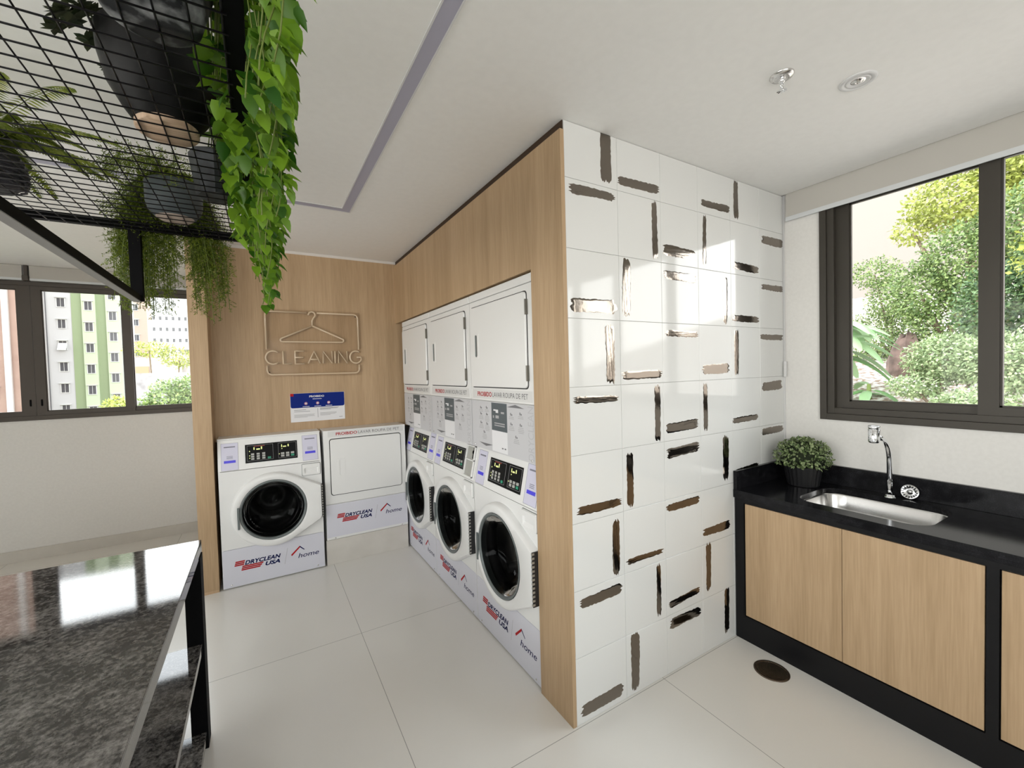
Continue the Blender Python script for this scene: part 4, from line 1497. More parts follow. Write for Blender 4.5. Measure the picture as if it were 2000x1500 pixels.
def heart_leaf(mb, base, d, up, L, W, R):
    d = d.normalized()
    s = d.cross(up)
    if s.length < 1e-4:
        s = d.cross(Vector((1, 0.3, 0)))
    s.normalize()
    u = s.cross(d).normalized()
    curl = R.uniform(0.05, 0.35)
    T = (0.0, 0.14, 0.36, 0.62, 0.84, 1.0)
    Wd = (0.0, 0.43, 0.50, 0.36, 0.15, 0.0)
    mid = [base + d * L * t_ - u * (L * curl * t_ * t_) for t_ in T]
    vs = list(mid)
    lobe = -d * L * 0.07
    for sg in (1, -1):
        for k in range(1, 5):
            vs.append(mid[k] + s * (W * Wd[k] * sg) + u * (W * Wd[k] * 0.28) + (lobe if k == 1 else lobe * 0))
    a = 6
    b = 10
    fs = [(0, 1, a), (1, 2, a + 1, a), (2, 3, a + 2, a + 1), (3, 4, a + 3, a + 2), (4, 5, a + 3),
          (0, b, 1), (1, b, b + 1, 2), (2, b + 1, b + 2, 3), (3, b + 2, b + 3, 4), (4, b + 3, 5)]
    mb.add([tuple(v) for v in vs], fs, 0, True)


def quad_leaf(mb, base, d, up, L, W):
    d = d.normalized()
    s = d.cross(up)
    if s.length < 1e-4:
        s = d.cross(Vector((1, 0.3, 0)))
    s.normalize()
    m = base + d * L * 0.5
    mb.add([tuple(base), tuple(m + s * W * 0.5), tuple(base + d * L), tuple(m - s * W * 0.5)], [(0, 1, 2, 3)])


def rnd_unit(R):
    while True:
        v = Vector((R.uniform(-1, 1), R.uniform(-1, 1), R.uniform(-1, 1)))
        if 0.05 < v.length < 1:
            return v.normalized()


# ------------------------------------------------------------------ pothos
R = random.Random(11)
t = thing('trailing_pothos', 'trailing green pothos cascading over the edge of the hanging shelf', 'plant', (-1.225, 0.40, ZP))
pc = Vector((-1.228, 0.405, ZP))
mb = MB(); n8 = 8
prof = [(0.058, 0.0), (0.060, 0.004), (0.078, 0.135), (0.078, 0.142), (0.071, 0.142), (0.068, 0.120)]
mb.lathe(prof, tuple(pc), 'z', n8, cap0=True, smooth=False)
part('plant_pot', mb, mottled('dark_stone_pot', (0.018, 0.02, 0.022), (0.055, 0.06, 0.065), 18, 0.45, spec=0.3), t, world=True, label='faceted dark stone pot')
mb = MB(); mb.lathe([(0.070, 0.120), (0.0001, 0.124)], tuple(pc), 'z', n8)
part('soil', mb, m_soil, t, world=True)
fol = MB(); st = MB()
vines = []
for i in range(34):
    y0 = R.uniform(-0.78, 0.42)
    if y0 < -0.45:
        ze = R.uniform(1.98, 2.15)
    elif y0 < -0.20:
        ze = R.uniform(1.86, 2.02)
    elif y0 < 0.10:
        ze = R.uniform(1.80, 2.0)
    else:
        ze = R.uniform(1.83, 2.05)
    out = R.uniform(-0.012, 0.045) if y0 < 0.1 else R.uniform(-0.01, 0.03)
    vines.append((y0, ze, out))
vines += [(-0.05, 1.765, 0.02), (0.0, 1.78, 0.035), (-0.12, 1.80, 0.03), (0.15, 1.79, 0.03), (-0.25, 1.86, 0.05), (-0.3, 1.90, 0.06)]
for (y0, ze, out) in vines:
    top = Vector((SX_R - 0.03 + R.uniform(-0.02, 0.01), y0, ZS + 0.045 + R.uniform(0, 0.02)))
    pts = [Vector((pc.x + R.uniform(-0.03, 0.03), pc.y + R.uniform(-0.03, 0.03), ZP + 0.15)), ((pc + top) / 2) + Vector((0, 0, 0.08)), top]
    xo = SX_R + 0.012 + out
    pts.append(Vector((xo, y0 + R.uniform(-0.02, 0.02), ZS + 0.035)))
    zc_ = ZS
    ph = R.uniform(0, 6)
    while zc_ > ze:
        zc_ -= 0.04
        tt = (ZS - zc_) / max(ZS - ze, 0.05)
        pts.append(Vector((xo + 0.012 * sin(ph + zc_ * 17) - out * 0.55 * tt, y0 + 0.02 * sin(ph * 2 + zc_ * 13) + 0.02 * tt, zc_)))
    st.tube([tuple(p) for p in pts], 0.0014, 5)
    # leaves along the hanging part and just above the rim
    L = len(pts)
    for k in range(2, L - 1):
        a, b = pts[k], pts[k + 1]
        for q in range(3):
            p = a.lerp(b, R.random())
            tipf = (k - 2) / max(L - 3, 1)
            size = (0.050 - 0.022 * tipf) * R.uniform(0.75, 1.15)
            ang = R.uniform(-1.9, 1.9)
            d = Vector((cos(ang) * 0.7 + 0.15, sin(ang) * 0.8, -R.uniform(0.25, 1.1)))
            bs = p + Vector((cos(ang), sin(ang), 0.1)) * 0.014
            heart_leaf(fol, bs, d, Vector((cos(ang), sin(ang), 0.9)) + rnd_unit(R) * 0.4, size, size * 0.78, R)
for k in range(260):      # leaves lying on the mesh around the edge
    y0 = R.uniform(-0.80, 0.60)
    p = Vector((SX_R - R.uniform(0.0, 0.08), y0, ZS + R.uniform(0.045, 0.12)))
    ang = R.uniform(0, 2 * pi)
    d = Vector((cos(ang), sin(ang), R.uniform(-0.5, 0.3)))
    heart_leaf(fol, p, d, Vector((0, 0, 1)), R.uniform(0.04, 0.055), R.uniform(0.03, 0.042), R)
for k in range(200):      # leaves hanging close under and beside the edge bar
    y0 = R.uniform(-0.30, 0.62)
    p = Vector((SX_R + R.uniform(-0.055, 0.02), y0, ZS - R.uniform(0.006, 0.13)))
    ang = R.uniform(0, 2 * pi)
    d = Vector((cos(ang) * 0.6, sin(ang) * 0.6, -R.uniform(0.3, 1.0)))
    heart_leaf(fol, p, d, Vector((cos(ang), sin(ang), 0.6)), R.uniform(0.035, 0.05), R.uniform(0.028, 0.038), R)
part('vine_stems', st, m_stem, t, world=True, fixn=False)
part('foliage', fol, m_pothos, t, world=True, fixn=False)

# ------------------------------------------------------------------ asparagus fern
R = random.Random(5)
gc = Vector((-1.388, 0.722, ZP))
t = thing('asparagus_fern', 'feathery asparagus fern in a grey pot, hanging past the far edge of the shelf', 'plant', tuple(gc))
mb = MB(); mb.lathe([(0.050, 0.0), (0.068, 0.012), (0.085, 0.035), (0.092, 0.060), (0.093, 0.135), (0.089, 0.140), (0.084, 0.135), (0.082, 0.12)], tuple(gc), 'z', 36, cap0=False)
part('plant_pot', mb, mat('grey_ceramic', (0.075, 0.088, 0.093), 0.55, spec=0.3), t, world=True, label='matt grey ceramic pot')
mb = MB(); mb.lathe([(0.0001, -0.0003), (0.050, -0.0003), (0.062, 0.008)], tuple(gc), 'z', 36)
part('pot_base', mb, mat('pale_clay', (0.42, 0.34, 0.28), 0.7), t, world=True, label='pale base of the pot')
mb = MB(); mb.lathe([(0.083, 0.12), (0.0001, 0.125)], tuple(gc), 'z', 24)
part('soil', mb, m_soil, t, world=True)
fol = MB(); st = MB()


def frond(path, nb, bl, needles, R, fol, st, spread=1.0):
    st.tube([tuple(p) for p in path], 0.0012, 5)
    n = len(path)
    for k in range(nb):
        tt = (k + 0.5) / nb
        f = tt * (n - 1)
        i = min(int(f), n - 2)
        p = path[i].lerp(path[i + 1], f - i)
        tang = (path[i + 1] - path[i]).normalized()
        side = tang.cross(rnd_unit(R))
        if side.length < 0.1:
            continue
        side.normalize()
        L = bl * (0.45 + 0.75 * sin(pi * min(1, tt * 0.9 + 0.08))) * R.uniform(0.7, 1.2)
        e = p + side * L * spread + tang * L * 0.5 + Vector((0, 0, -L * 0.25))
        # branch: thin blade
        w = 0.0005
        u = tang * w
        fol.add([tuple(p - u), tuple(p + u), tuple(e + u * 0.5), tuple(e - u * 0.5)], [(0, 1, 2, 3)])
        for q in range(needles):
            a = p.lerp(e, (q + 0.6) / needles)
            dd = (rnd_unit(R) + (e - p).normalized() * 0.6).normalized()
            l2 = R.uniform(0.007, 0.015)
            s = dd.cross(rnd_unit(R))
            if s.length < 0.1:
                continue
            s = s.normalized() * R.uniform(0.0012, 0.0021)
            b = a + dd * l2
            fol.add([tuple(a), tuple(a.lerp(b, 0.5) + s), tuple(b), tuple(a.lerp(b, 0.5) - s)], [(0, 1, 2, 3)])


def bez(p0, p1, p2, p3, n=10):
    return [p0 * (1 - q) ** 3 + p1 * 3 * q * (1 - q) ** 2 + p2 * 3 * q * q * (1 - q) + p3 * q ** 3 for q in [i / n for i in range(n + 1)]]


top = gc + Vector((0, 0, 0.14))
for i in range(120):
    # hanging beyond the far bar: two bunches
    if i < 70:
        ex = R.uniform(-1.645, -1.415)
        ez = R.uniform(1.79, 2.06) + abs(ex + 1.53) * 0.6
    else:
        ex = R.uniform(-1.37, -1.225)
        ez = R.uniform(1.80, 2.08) + abs(ex + 1.295) * 0.5
    ey = R.uniform(0.975, 1.06)
    e = Vector((ex, ey, ez))
    p1 = top + Vector(((ex - top.x) * 0.4, 0.10, 0.10))
    p2 = Vector((ex - 0.01, ey + 0.01, ZS + 0.12))
    frond(bez(top + Vector((R.uniform(-.05, .05), R.uniform(-.04, .05), 0)), p1, p2, e, 12), 54, 0.052, 13, R, fol, st)
for i in range(16):
    # arching to the left and toward the camera above the mesh
    ang = radians(R.uniform(150, 300))
    L = R.uniform(0.14, 0.26)
    e = top + Vector((cos(ang) * L, sin(ang) * L * 0.8, R.uniform(-0.08, 0.03)))
    frond(bez(top, top + Vector((cos(ang) * 0.05, sin(ang) * 0.05, 0.10)), e + Vector((0, 0, 0.08)), e, 8), 26, 0.045, 9, R, fol, st)
for i in range(5):
    e = Vector((R.uniform(-1.66, -1.60), R.uniform(0.80, 0.92), R.uniform(2.19, 2.25)))
    frond(bez(top, top + Vector((-0.1, 0.05, 0.06)), e + Vector((0.03, 0, 0.05)), e, 8), 24, 0.04, 9, R, fol, st)
part('frond_stems', st, m_stem, t, world=True, fixn=False)
part('foliage', fol, m_asp, t, world=True, fixn=False)

# ------------------------------------------------------------------ boston fern
R = random.Random(8)
wc = Vector((-1.862, 0.615, ZP))
t = thing('boston_fern', 'boston fern in a round woven black pot at the left end of the shelf', 'plant', tuple(wc))
m_weave = mat('woven_black_fibre', (0.035, 0.034, 0.042), 0.5)
mb = MB()
nseg = 40
prof = [(0.072, 0.0), (0.090, 0.018), (0.098, 0.045), (0.096, 0.08), (0.086, 0.108), (0.080, 0.110), (0.076, 0.09)]
mb.lathe(prof, tuple(wc), 'z', nseg, cap0=True)
for k in range(8):
    hgt = 0.012 + k * 0.0125
    rr = 0.082 + 0.018 * sin(pi * (hgt + 0.02) / 0.13)
    pts = []
    for i in range(80):
        a = 2 * pi * i / 80
        pts.append((wc.x + (rr + 0.003 * cos(20 * a + k * pi)) * cos(a), wc.y + (rr + 0.003 * cos(20 * a + k * pi)) * sin(a), wc.z + hgt))
    mb.tube(pts, 0.0035, 5, closed=True)
part('woven_pot', mb, m_weave, t, world=True, fixn=False)
mb = MB(); mb.lathe([(0.084, 0.092), (0.0001, 0.10)], tuple(wc), 'z', 24)
part('soil', mb, m_soil, t, world=True)
fol = MB(); st = MB()
ends = [(-1.53, 0.20, 2.335), (-1.47, 0.36, 2.27), (-1.52, 0.62, 2.25), (-1.60, 0.46, 2.33), (-1.68, 0.25, 2.36), (-1.60, 0.75, 2.30)]
for i in range(24):
    ang = R.uniform(0, 2 * pi)
    L = R.uniform(0.16, 0.30)
    ends.append((wc.x + cos(ang) * L, wc.y + sin(ang) * L, ZS + R.uniform(0.06, 0.22)))
for e in ends:
    e = Vector(e)
    top = wc + Vector((0, 0, 0.10))
    path = bez(top, top + Vector(((e.x - top.x) * 0.25, (e.y - top.y) * 0.25, 0.13)), e + Vector((0, 0, 0.05)) - (e - top) * 0.15, e, 16)
    st.tube([tuple(p) for p in path], 0.0012, 5)
    n = len(path)
    for k in range(34):
        tt = 0.12 + 0.86 * k / 33
        f = tt * (n - 1); j = min(int(f), n - 2)
        p = path[j].lerp(path[j + 1], f - j)
        tg = (path[j + 1] - path[j]).normalized()
        sd = tg.cross(Vector((0, 0, 1))).normalized()
        L = 0.034 * (sin(pi * min(1, 0.15 + tt * 0.85)) ** 0.6 + 0.1)
        for s in (-1, 1):
            leaf_geo(fol, p, sd * s + tg * 0.35 + Vector((0, 0, -0.15)), Vector((0, 0, 1)), L, 0.011, fold=0.05)
part('frond_stems', st, m_stem, t, world=True, fixn=False)
part('foliage', fol, m_fern, t, world=True, fixn=False)

# ------------------------------------------------------------------ big black pot with wooden base
R = random.Random(4)
bc = Vector((-1.303, -0.004, ZP))
t = thing('potted_succulent', 'dark succulent in a large black pot with pale wooden base on the shelf', 'plant', tuple(bc))
mb = MB(); mb.lathe([(0.067, 0.016), (0.090, 0.050), (0.116, 0.100), (0.130, 0.160), (0.133, 0.210), (0.126, 0.212), (0.122, 0.19)], tuple(bc), 'z', 44)
part('plant_pot', mb, mat('black_ceramic', (0.005, 0.005, 0.005), 0.45, spec=0.2), t, world=True, label='large black bowl-shaped pot')
mb = MB(); mb.lathe([(0.0001, 0.0), (0.064, 0.0), (0.067, 0.004), (0.067, 0.016)], tuple(bc), 'z', 44)
part('pot_base', mb, mottled('pale_wood_base', (0.48, 0.33, 0.22), (0.68, 0.50, 0.36), 9, 0.6, stretch=(1, 14, 1)), t, world=True, label='pale wooden base')
mb = MB(); mb.lathe([(0.123, 0.190), (0.0001, 0.195)], tuple(bc), 'z', 24)
part('soil', mb, m_soil, t, world=True)
fol = MB()
for i in range(26):
    ang = R.uniform(0, 2 * pi) if i > 12 else radians(R.uniform(110, 260))
    rr = R.uniform(0.03, 0.15) if i > 12 else R.uniform(0.12, 0.20)
    c = bc + Vector((cos(ang) * rr, sin(ang) * rr, 0.225 - max(0, rr - 0.12) * 0.7 + R.uniform(-0.01, 0.03)))
    ax = Vector((cos(ang) * rr * 3, sin(ang) * rr * 3, 0.8)).normalized()
    for k in range(16):
        v = rnd_unit(R)
        d = (v - ax * v.dot(ax)).normalized() + ax * R.uniform(0.0, 0.9)
        leaf_geo(fol, c, d, ax, R.uniform(0.024, 0.036), R.uniform(0.014, 0.020), fold=-0.1)
part('foliage', fol, m_succ, t, world=True, fixn=False)

# ------------------------------------------------------------------ marbled grey pot nearest the camera
qc = Vector((-1.262, -0.425, ZP))
t = thing('stone_planter', 'dark marbled stone planter on the near part of the shelf', 'pot', tuple(qc))
m_marble = mottled('dark_marbled_stone', (0.016, 0.018, 0.021), (0.36, 0.37, 0.38), 16, 0.4, detail=9, lo=0.49, hi=0.66, spec=0.3)
mb = MB(); mb.lathe([(0.060, 0.0), (0.072, 0.006), (0.094, 0.085), (0.108, 0.17), (0.112, 0.20), (0.105, 0.202), (0.100, 0.17)], tuple(qc), 'z', 44, cap0=True)
part('planter_body', mb, m_marble, t, world=True)
mb = MB(); mb.lathe([(0.101, 0.17), (0.0001, 0.175)], tuple(qc), 'z', 24)
part('soil', mb, m_soil, t, world=True)

# ------------------------------------------------------------------ boxwood ball on the counter
R = random.Random(9)
kc = Vector((1.553, -0.172, CT))
t = thing('potted_boxwood', 'small rounded green bush in a ribbed black pot on the counter corner', 'plant', tuple(kc))
mb = MB()
rings = []
n = 48
for (r_, h_) in ((0.070, 0.0), (0.074, 0.004), (0.090, 0.108), (0.092, 0.112), (0.086, 0.112), (0.083, 0.095)):
    rings.append([(kc.x + (r_ + (0.0022 if (i % 2 and 0.003 < h_ < 0.11) else 0)) * cos(2 * pi * i / n), kc.y + (r_ + (0.0022 if (i % 2 and 0.003 < h_ < 0.11) else 0)) * sin(2 * pi * i / n), kc.z + h_) for i in range(n)])
mb.loft(rings, 0, False, True, True)
part('ribbed_pot', mb, mat('black_plastic_pot', (0.012, 0.012, 0.013), 0.35), t, world=True)
mb = MB(); mb.lathe([(0.084, 0.098), (0.0001, 0.10)], tuple(kc), 'z', 24)
part('soil', mb, m_soil, t, world=True)
fol = MB()
cc = kc + Vector((0, 0, 0.155))
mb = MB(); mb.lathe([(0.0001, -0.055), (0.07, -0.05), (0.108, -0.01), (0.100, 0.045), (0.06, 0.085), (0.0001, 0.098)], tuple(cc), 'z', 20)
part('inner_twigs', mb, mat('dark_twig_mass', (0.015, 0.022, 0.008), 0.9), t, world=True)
for k in range(1250):
    v = rnd_unit(R)
    if v.z < -0.5:
        v.z = -v.z
    rr = R.uniform(0.80, 1.0)
    p = cc + Vector((v.x * 0.140 * rr, v.y * 0.140 * rr, v.z * (0.115 if v.z > 0 else 0.075) * rr))
    d = (v * 0.8 + rnd_unit(R) * 0.8)
    leaf_geo(fol, p, d, v + rnd_unit(R) * 0.5, R.uniform(0.014, 0.021), R.uniform(0.008, 0.012), fold=0.1)
part('foliage', fol, m_boxw, t, world=True, fixn=False)

# ================================================================== OUTSIDE
# ---- beyond the far window (street side, the room is a few floors up)
m_asph = mottled('street_ground', (0.10, 0.11, 0.08), (0.18, 0.18, 0.14), 0.3, 0.9)
mb = MB(); mb.box(-160, 60, 4.6, 220, -9.2, -9.0)
tag(part('street_ground', mb, m_asph), 'ground between the apartment buildings below the far window', 'ground')['kind'] = 'structure'

m_bw = mat('facade_white', (0.34, 0.335, 0.33), 0.8)
m_bg1 = mat('facade_pale_green', (0.33, 0.375, 0.26), 0.8)
m_bg2 = mat('facade_green', (0.175, 0.215, 0.12), 0.8)
m_bbr = mottled('facade_terracotta', (0.18, 0.115, 0.09), (0.21, 0.14, 0.11), 0.5, 0.85)
m_bst = mat('facade_cream', (0.31, 0.28, 0.26), 0.8)
m_bpk = mat('facade_peach', (0.30, 0.23, 0.185), 0.8)
m_wdk = mat('window_dark_far', (0.06, 0.06, 0.065), 0.3)
m_wfr = mat('window_frame_far', (0.42, 0.42, 0.40), 0.6)


def bwin(parent, x, z, w, h, y, open_=False, shade=True):
    mb = MB()
    f = 0.07
    mb.box(x, x + w, y - 0.06, y, z, z + f); mb.box(x, x + w, y - 0.06, y, z + h - f, z + h)
    mb.box(x, x + f, y - 0.06, y, z + f, z + h - f); mb.box(x + w - f, x + w, y - 0.06, y, z + f, z + h - f)
    mb.box(x + w * 0.48, x + w * 0.52, y - 0.06, y, z + f, z + h - f)
    if shade:
        mb.box(x - 0.1, x + w + 0.1, y - 0.22, y, z + h, z + h + 0.07)
    if open_:
        mb.add([(x, y - 0.05, z + h * 0.75), (x + w, y - 0.05, z + h * 0.75), (x + w, y - 0.55, z), (x, y - 0.55, z)], [(0, 1, 2, 3)])
    fo = part('window', mb, m_wfr, parent, world=True)
    mg = MB(); mg.box(x + f, x + w - f, y - 0.02, y - 0.01, z + f, z + h - f)
    part('window_glass', mg, m_wdk, fo, world=True)


yG = 75.0
t = thing('apartment_building', 'tall apartment block with green vertical stripes outside the far window', 'building', (-20.6, yG + 6, -9))
mb = MB(); mb.box(-25.0, -16.9, yG, yG + 5, -9, 26)
part('facade_wall', mb, m_bw, t, world=True)
for (a, b, m_, pr) in ((-22.2, -21.15, m_bg2, 0.05), (-21.15, -19.80, m_bg1, 0.30), (-19.80, -18.77, m_bg2, 0.05), (-18.77, -17.35, m_bg1, 0.30)):
    mb = MB(); mb.box(a, b, yG - pr, yG, -9, 26)
    part('facade_stripe', mb, m_, t, world=True)
mb = MB(); mb.box(-24.62, -24.56, yG - 0.08, yG, -9, 26)
part('drain_pipe', mb, m_wdk, t, world=True)
for k in range(8):
    z = 11.3 - 2.80 * (k - 1)
    if k % 8 != 9:
        bwin(t, -23.60 , z + 0.25, 0.85, 1.25, yG, open_=(k == 3))
        bwin(t, -20.90, z - 0.1, 0.85, 1.25, yG - 0.30)
        bwin(t, -18.50, z - 1.35, 0.85, 1.25, yG - 0.30)

yB = 60.0
t = thing('apartment_building', 'terracotta apartment block with cream stripe at the left edge of the far window', 'building', (-28, yB + 6, -9))
mb = MB(); mb.box(-36, -21.8, yB, yB + 3.5, -9, 26)
part('facade_wall', mb, m_bbr, t, world=True)
mb = MB(); mb.box(-23.05, -22.60, yB - 0.25, yB, -9, 26)
part('facade_stripe', mb, m_bst, t, world=True)
for k in range(6):
    bwin(t, -24.6, 10.6 - 2.6 * k, 1.0, 1.2, yB)

yP = 100.0
t = thing('apartment_building', 'peach tower block behind the hanging fern, narrow and far away', 'building', (-21, yP + 6, -9))
mb = MB(); mb.box(-23.5, -18.9, yP, yP + 4, -9, 24)
part('facade_wall', mb, m_bpk, t, world=True)
for k in range(7):
    bwin(t, -21.0, 17.5 - 2.8 * k, 0.9, 1.2, yP)

yW = 130.0
t = thing('apartment_building', 'white slab block with rows of small windows beside the oak post', 'building', (-19, yW + 6, -9))
mb = MB(); mb.box(-24.5, -14.5, yW, yW + 14, -9, 24)
part('facade_wall', mb, mat('facade_bright', (0.37, 0.37, 0.37), 0.8), t, world=True)
for r_ in range(6):
    for c_ in range(6):
        bwin(t, -23.2 + c_ * 1.25, 16.5 - r_ * 2.7, 0.6, 1.0, yW, shade=False)

yC = 40.0
t = thing('low_house', 'low cream and orange house behind the trees, right part of far window', 'building', (-7.3, yC + 3, -9))
mb = MB(); mb.box(-9.6, -6.4, yC, yC + 6, -9, 3.4); mb.box(-6.4, -4.0, yC + 0.5, yC + 6, -9, 3.9)
part('facade_wall', mb, m_bst, t, world=True)
mb = MB(); mb.box(-9.7, -8.4, yC - 0.1, yC, 1.6, 2.7)
part('orange_wall', mb, mat('orange_render', (0.36, 0.20, 0.12), 0.8), t, world=True)
bwin(t, -5.7, 3.0, 0.4, 0.6, yC + 0.5, shade=False)
mb = MB(); mb.box(-6.6, -3.8, yC + 0.2, yC + 6.2, 3.9, 4.0)
part('flat_roof', mb, m_wdk, t, world=True)

mb = MB(); mb.box(-6.42, -1.5, 25.0, 25.4, -9, 1.95)
tag(part('retaining_wall', mb, mottled('stained_concrete', (0.15, 0.14, 0.14), (0.34, 0.33, 0.33), 1.6, 0.9)), 'stained grey retaining wall beyond the far window', 'wall')


def tree(name, label, cat, base, trunk_h, blobs, leaf, nleaf, mleaf, group=None, seed=1, tr=0.08, trunk=True, flat=0.6):
    R = random.Random(seed)
    t = thing(name, label, cat, base, 0, group)
    if trunk:
        st = MB()
        b = Vector(base)
        for (cx, cy, cz, rx, ry, rz) in blobs:
            c = Vector((cx, cy, cz))
            mid = b.lerp(c, 0.5) + Vector((R.uniform(-.1, .1), R.uniform(-.1, .1), 0.1))
            st.tube([tuple(b), tuple(mid), tuple(c)], [tr, tr * 0.7, tr * 0.25], 7)
        part('trunk', st, m_bark, t, world=True, fixn=False)
    fol = MB()
    vol = [rx * ry * rz for (_, _, _, rx, ry, rz) in blobs]
    sv = sum(vol)
    for (bl, v_) in zip(blobs, vol):
        cx, cy, cz, rx, ry, rz = bl
        for i in range(int(nleaf * v_ / sv)):
            v = rnd_unit(R)
            rr = R.uniform(0.55, 1.0)
            p = Vector((cx + v.x * rx * rr, cy + v.y * ry * rr, cz + v.z * rz * rr))
            d = rnd_unit(R) + v * 0.7
            quad_leaf(fol, p, d, v + Vector((0, 0, flat)), leaf * R.uniform(0.6, 1.2), leaf * R.uniform(0.4, 0.7))
    part('foliage', fol, mleaf, t, world=True, fixn=False)
    return t


lm_y = leaf_mat('yellow_green_leaf', (0.15, 0.18, 0.02), (0.46, 0.50, 0.13), transl=0.3)
lm_g = leaf_mat('mid_green_leaf', (0.05, 0.10, 0.025), (0.31, 0.40, 0.14), transl=0.3)
lm_d = leaf_mat('dark_green_leaf', (0.025, 0.06, 0.025), (0.19, 0.29, 0.12), transl=0.3)
lm_p = leaf_mat('pale_green_leaf', (0.12, 0.18, 0.07), (0.44, 0.52, 0.28), transl=0.3)
lm_b = leaf_mat('broad_green_leaf', (0.09, 0.20, 0.06), (0.42, 0.55, 0.33), rough=0.3, transl=0.3)

tree('leafy_tree', 'yellow-green treetop at the bottom of the far window beside the mullion', 'tree', (-5.35, 18, -9), 9, [(-5.45, 18, 0.55, 0.45, 0.5, 0.50), (-5.0, 18.2, 0.25, 0.4, 0.4, 0.45)], 0.12, 1500, lm_y, 'treetops below the far window', 21, 0.12)
tree('leafy_tree', 'wide light green treetop low in the far window beside the oak post', 'tree', (-3.9, 18, -9), 9, [(-4.0, 18, 0.85, 0.75, 0.6, 0.75), (-3.5, 18.2, 1.1, 0.6, 0.5, 0.65), (-4.6, 18, 0.45, 0.35, 0.4, 0.55)], 0.13, 3200, lm_g, 'treetops below the far window', 22, 0.14)
tree('leafy_tree', 'sparse yellowish tree in front of the low house seen through the far window', 'tree', (-6.4, 30, -9), 9, [(-6.6, 30, 3.4, 1.3, 0.7, 0.45), (-5.2, 30, 2.9, 1.1, 0.7, 0.6)], 0.16, 1300, lm_y, 'treetops below the far window', 23, 0.12)

# ---- garden slope beyond the sink window
mb = MB()
N = 14
Rg = random.Random(2)
vs = []
for i in range(N + 1):
    for j in range(N + 1):
        x = 2.6 + i * 1.6
        y = -14 + j * 2.4
        z = 0.35 + max(0, (x - 5.0)) * 0.10 + max(0, x - 9) * 0.16 + Rg.uniform(-0.05, 0.05)
        vs.append((x, y, z))
fs = [(i * (N + 1) + j, (i + 1) * (N + 1) + j, (i + 1) * (N + 1) + j + 1, i * (N + 1) + j + 1) for i in range(N) for j in range(N)]
mb.add(vs, fs, 0, True)
tag(part('garden_ground', mb, mottled('gravel_and_leaf_litter', (0.20, 0.13, 0.09), (0.55, 0.52, 0.48), 12, 0.95, bump=0.6, lo=0.4, hi=0.6), fixn=True), 'gravel and leaf litter slope outside the sink window', 'ground')['kind'] = 'structure'
t = thing('beige_house', 'large pale beige building behind the garden trees', 'building', (25, 6, 0))
mb = MB(); mb.box(24, 34, -12, 22, -1, 16)
part('facade_wall', mb, mat('beige_render', (0.235, 0.205, 0.18), 0.8), t, world=True)
for (yy, zz) in ((3.0, 10.6), (1.6, 10.6), (3.0, 13.2), (1.6, 13.2)):
    fo = MB(); fo.box(23.9, 24.0, yy, yy + 0.9, zz, zz + 1.2)
    f_ = part('window', fo, m_wfr, t, world=True)
    g_ = MB(); g_.box(23.86, 23.9, yy + 0.1, yy + 0.8, zz + 0.1, zz + 1.1)
    part('window_glass', g_, m_wdk, f_, world=True)

GT = 'shrubs and trees on the garden slope'
tree('leafy_tree', 'tall yellow-green tree at the top of the sink window', 'tree', (13.4, 1.5, 1.4), 3, [(13.2, 1.75, 5.3, 1.0, 1.05, 0.75), (13.4, 0.6, 6.0, 1.0, 1.2, 1.0), (13.0, 2.55, 4.75, 0.5, 0.40, 0.35), (13.2, -0.7, 6.2, 1.0, 1.2, 1.1)], 0.11, 15000, lm_y, None, 31, 0.11)
tree('vine_covered_tree', 'dense green vine-covered tree in the middle of the sink window', 'tree', (11.4, 1.2, 1.1), 3, [(11.3, 1.25, 3.55, 0.7, 0.80, 0.85), (11.3, 1.95, 3.0, 0.6, 0.60, 0.75), (11.3, 0.4, 3.9, 0.7, 0.9, 0.9), (11.2, 1.5, 2.3, 0.5, 0.7, 0.6)], 0.075, 17000, lm_g, None, 32, 0.09)
tree('vine_covered_tree', 'darker climbing foliage behind the window mullion above the shrubs', 'tree', (10.0, 0.6, 1.0), 3, [(9.9, 0.62, 2.45, 0.45, 0.55, 0.75), (9.9, -0.1, 2.7, 0.5, 0.7, 0.9)], 0.075, 8500, lm_d, None, 33, 0.07)
tree('thin_shrub', 'thin grey-green shrub at the left side of the garden view', 'shrub', (12.0, 2.5, 1.1), 2, [(12.0, 2.95, 3.7, 0.40, 0.55, 0.40), (12.0, 2.65, 3.0, 0.45, 0.50, 0.55), (11.9, 2.4, 2.3, 0.3, 0.5, 0.5), (12.2, 3.0, 2.2, 0.35, 0.6, 0.7), (12.2, 3.1, 1.5, 0.35, 0.6, 0.4)], 0.065, 8500, lm_g, None, 34, 0.03)
tree('low_shrub', 'pale green spreading shrub low in the middle of the sink window', 'shrub', (8.4, 0.9, 0.6), 1, [(8.9, 0.95, 1.55, 0.50, 0.62, 0.42), (8.6, 0.25, 1.45, 0.55, 0.6, 0.50), (8.6, 1.25, 1.10, 0.40, 0.42, 0.22), (7.9, 0.45, 0.85, 0.45, 0.5, 0.25)], 0.06, 15000, lm_p, None, 35, 0.03)
tree('leafy_tree', 'yellowish tree seen in the right pane of the sink window', 'tree', (9.0, -0.9, 0.8), 2, [(8.8, -0.6, 3.1, 0.6, 0.9, 0.8), (8.7, -0.9, 2.3, 0.5, 0.8, 0.45), (8.9, -1.1, 4.1, 0.8, 1.2, 0.8)], 0.08, 9000, lm_y, None, 36, 0.08)
tree('low_shrub', 'small bright green ground plant on the gravel by the banana plants', 'shrub', (7.6, 1.75, 0.5), 1, [(7.6, 1.75, 0.72, 0.30, 0.30, 0.12)], 0.07, 900, lm_y, None, 37, 0.02)


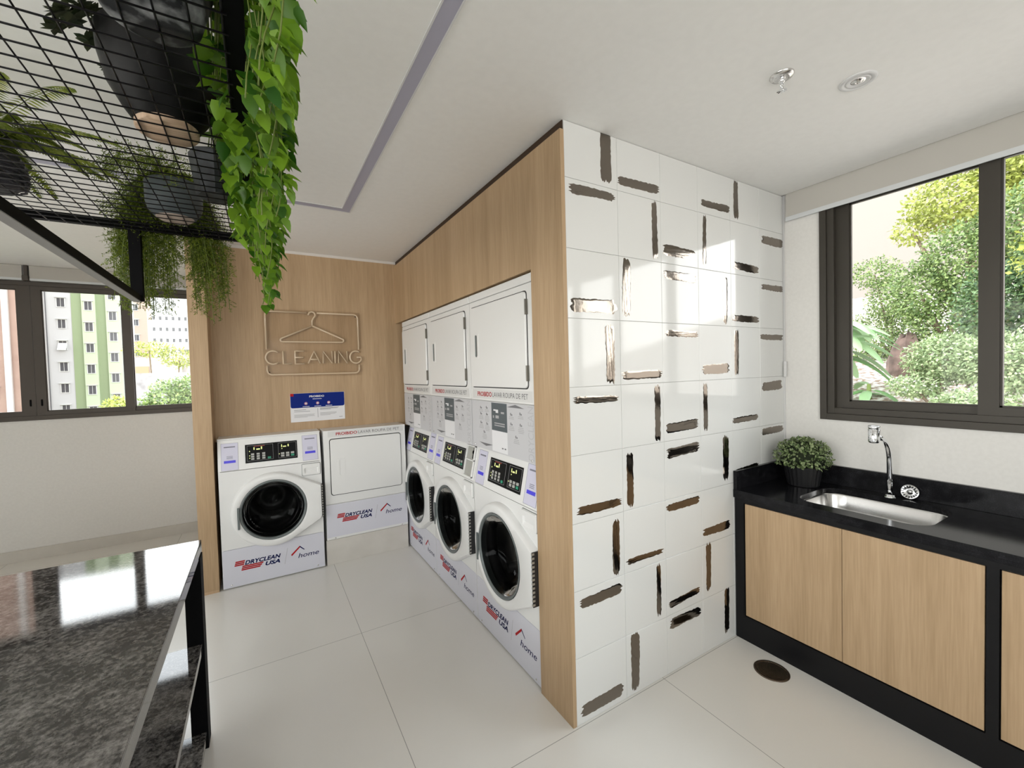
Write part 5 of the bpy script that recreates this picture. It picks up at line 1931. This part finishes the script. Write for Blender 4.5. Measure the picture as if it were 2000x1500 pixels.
def banana(label, base, n, L, W, seed, rise=0.0):
    R = random.Random(seed)
    t = thing('broad_leaf_plant', label, 'plant', base)
    st = MB(); fo = MB()
    b = Vector(base)
    st.tube([tuple(b), tuple(b + Vector((0, 0, L * 0.5 + rise)))], [0.05, 0.03], 8)
    for i in range(n):
        ang = 2 * pi * i / n + R.uniform(-.3, .3)
        h = R.uniform(0.25, 1.0)
        p0 = b + Vector((0, 0, L * 0.45 * h + 0.05 + rise * R.uniform(0.45, 1.0)))
        dirv = Vector((cos(ang), sin(ang), 0))
        path = [p0 + dirv * (L * q * 0.9) + Vector((0, 0, L * (0.75 * h * q - 0.75 * q * q))) for q in [k / 9 for k in range(10)]]
        sd = dirv.cross(Vector((0, 0, 1)))
        vs = []
        for k, p in enumerate(path):
            q = k / 9
            w = W * (0.06 if q < 0.15 else math.sin(pi * min(1, (q - 0.1) / 0.92)) ** 0.55)
            vs += [tuple(p + sd * w * 0.5 - Vector((0, 0, w * 0.12))), tuple(p + Vector((0, 0, w * 0.06))), tuple(p - sd * w * 0.5 - Vector((0, 0, w * 0.12)))]
        fs = []
        for k in range(9):
            fs += [(3 * k, 3 * k + 1, 3 * k + 4, 3 * k + 3), (3 * k + 1, 3 * k + 2, 3 * k + 5, 3 * k + 4)]
        fo.add(vs, fs, 0, True)
    part('stem', st, m_stem, t, world=True, fixn=False)
    part('foliage', fo, lm_b, t, world=True, fixn=False)
    return t


banana('large broad-leaved plant at the left edge of the sink window garden', (9.3, 2.80, 0.80), 38, 1.20, 0.24, 41, 1.15)
banana('small broad-leaved seedling on the brown bank below the trees', (9.2, 2.12, 0.80), 7, 0.60, 0.18, 42)
banana('broad pale leaves low in the right pane of the sink window', (6.2, -0.65, 0.45), 12, 0.50, 0.26, 43)
# brown bank
mb = MB()
Rb = random.Random(6)
rings = []
for k in range(6):
    a = k / 5 * pi / 2
    rings.append([(11.0 + 0.35 * cos(a) * cos(2 * pi * i / 14) * Rb.uniform(.75, 1.2), 2.05 + 0.45 * cos(a) * sin(2 * pi * i / 14) * Rb.uniform(.75, 1.2), 0.7 + 1.40 * sin(a) * Rb.uniform(.9, 1.1)) for i in range(14)])
mb.loft(rings, 0, True, True, False, True)
tag(part('earth_bank', mb, mottled('brown_earth', (0.07, 0.045, 0.035), (0.17, 0.11, 0.09), 5, 0.95, bump=0.6), fixn=True), 'brown earth bank behind the broad-leaved plants', 'earth bank')
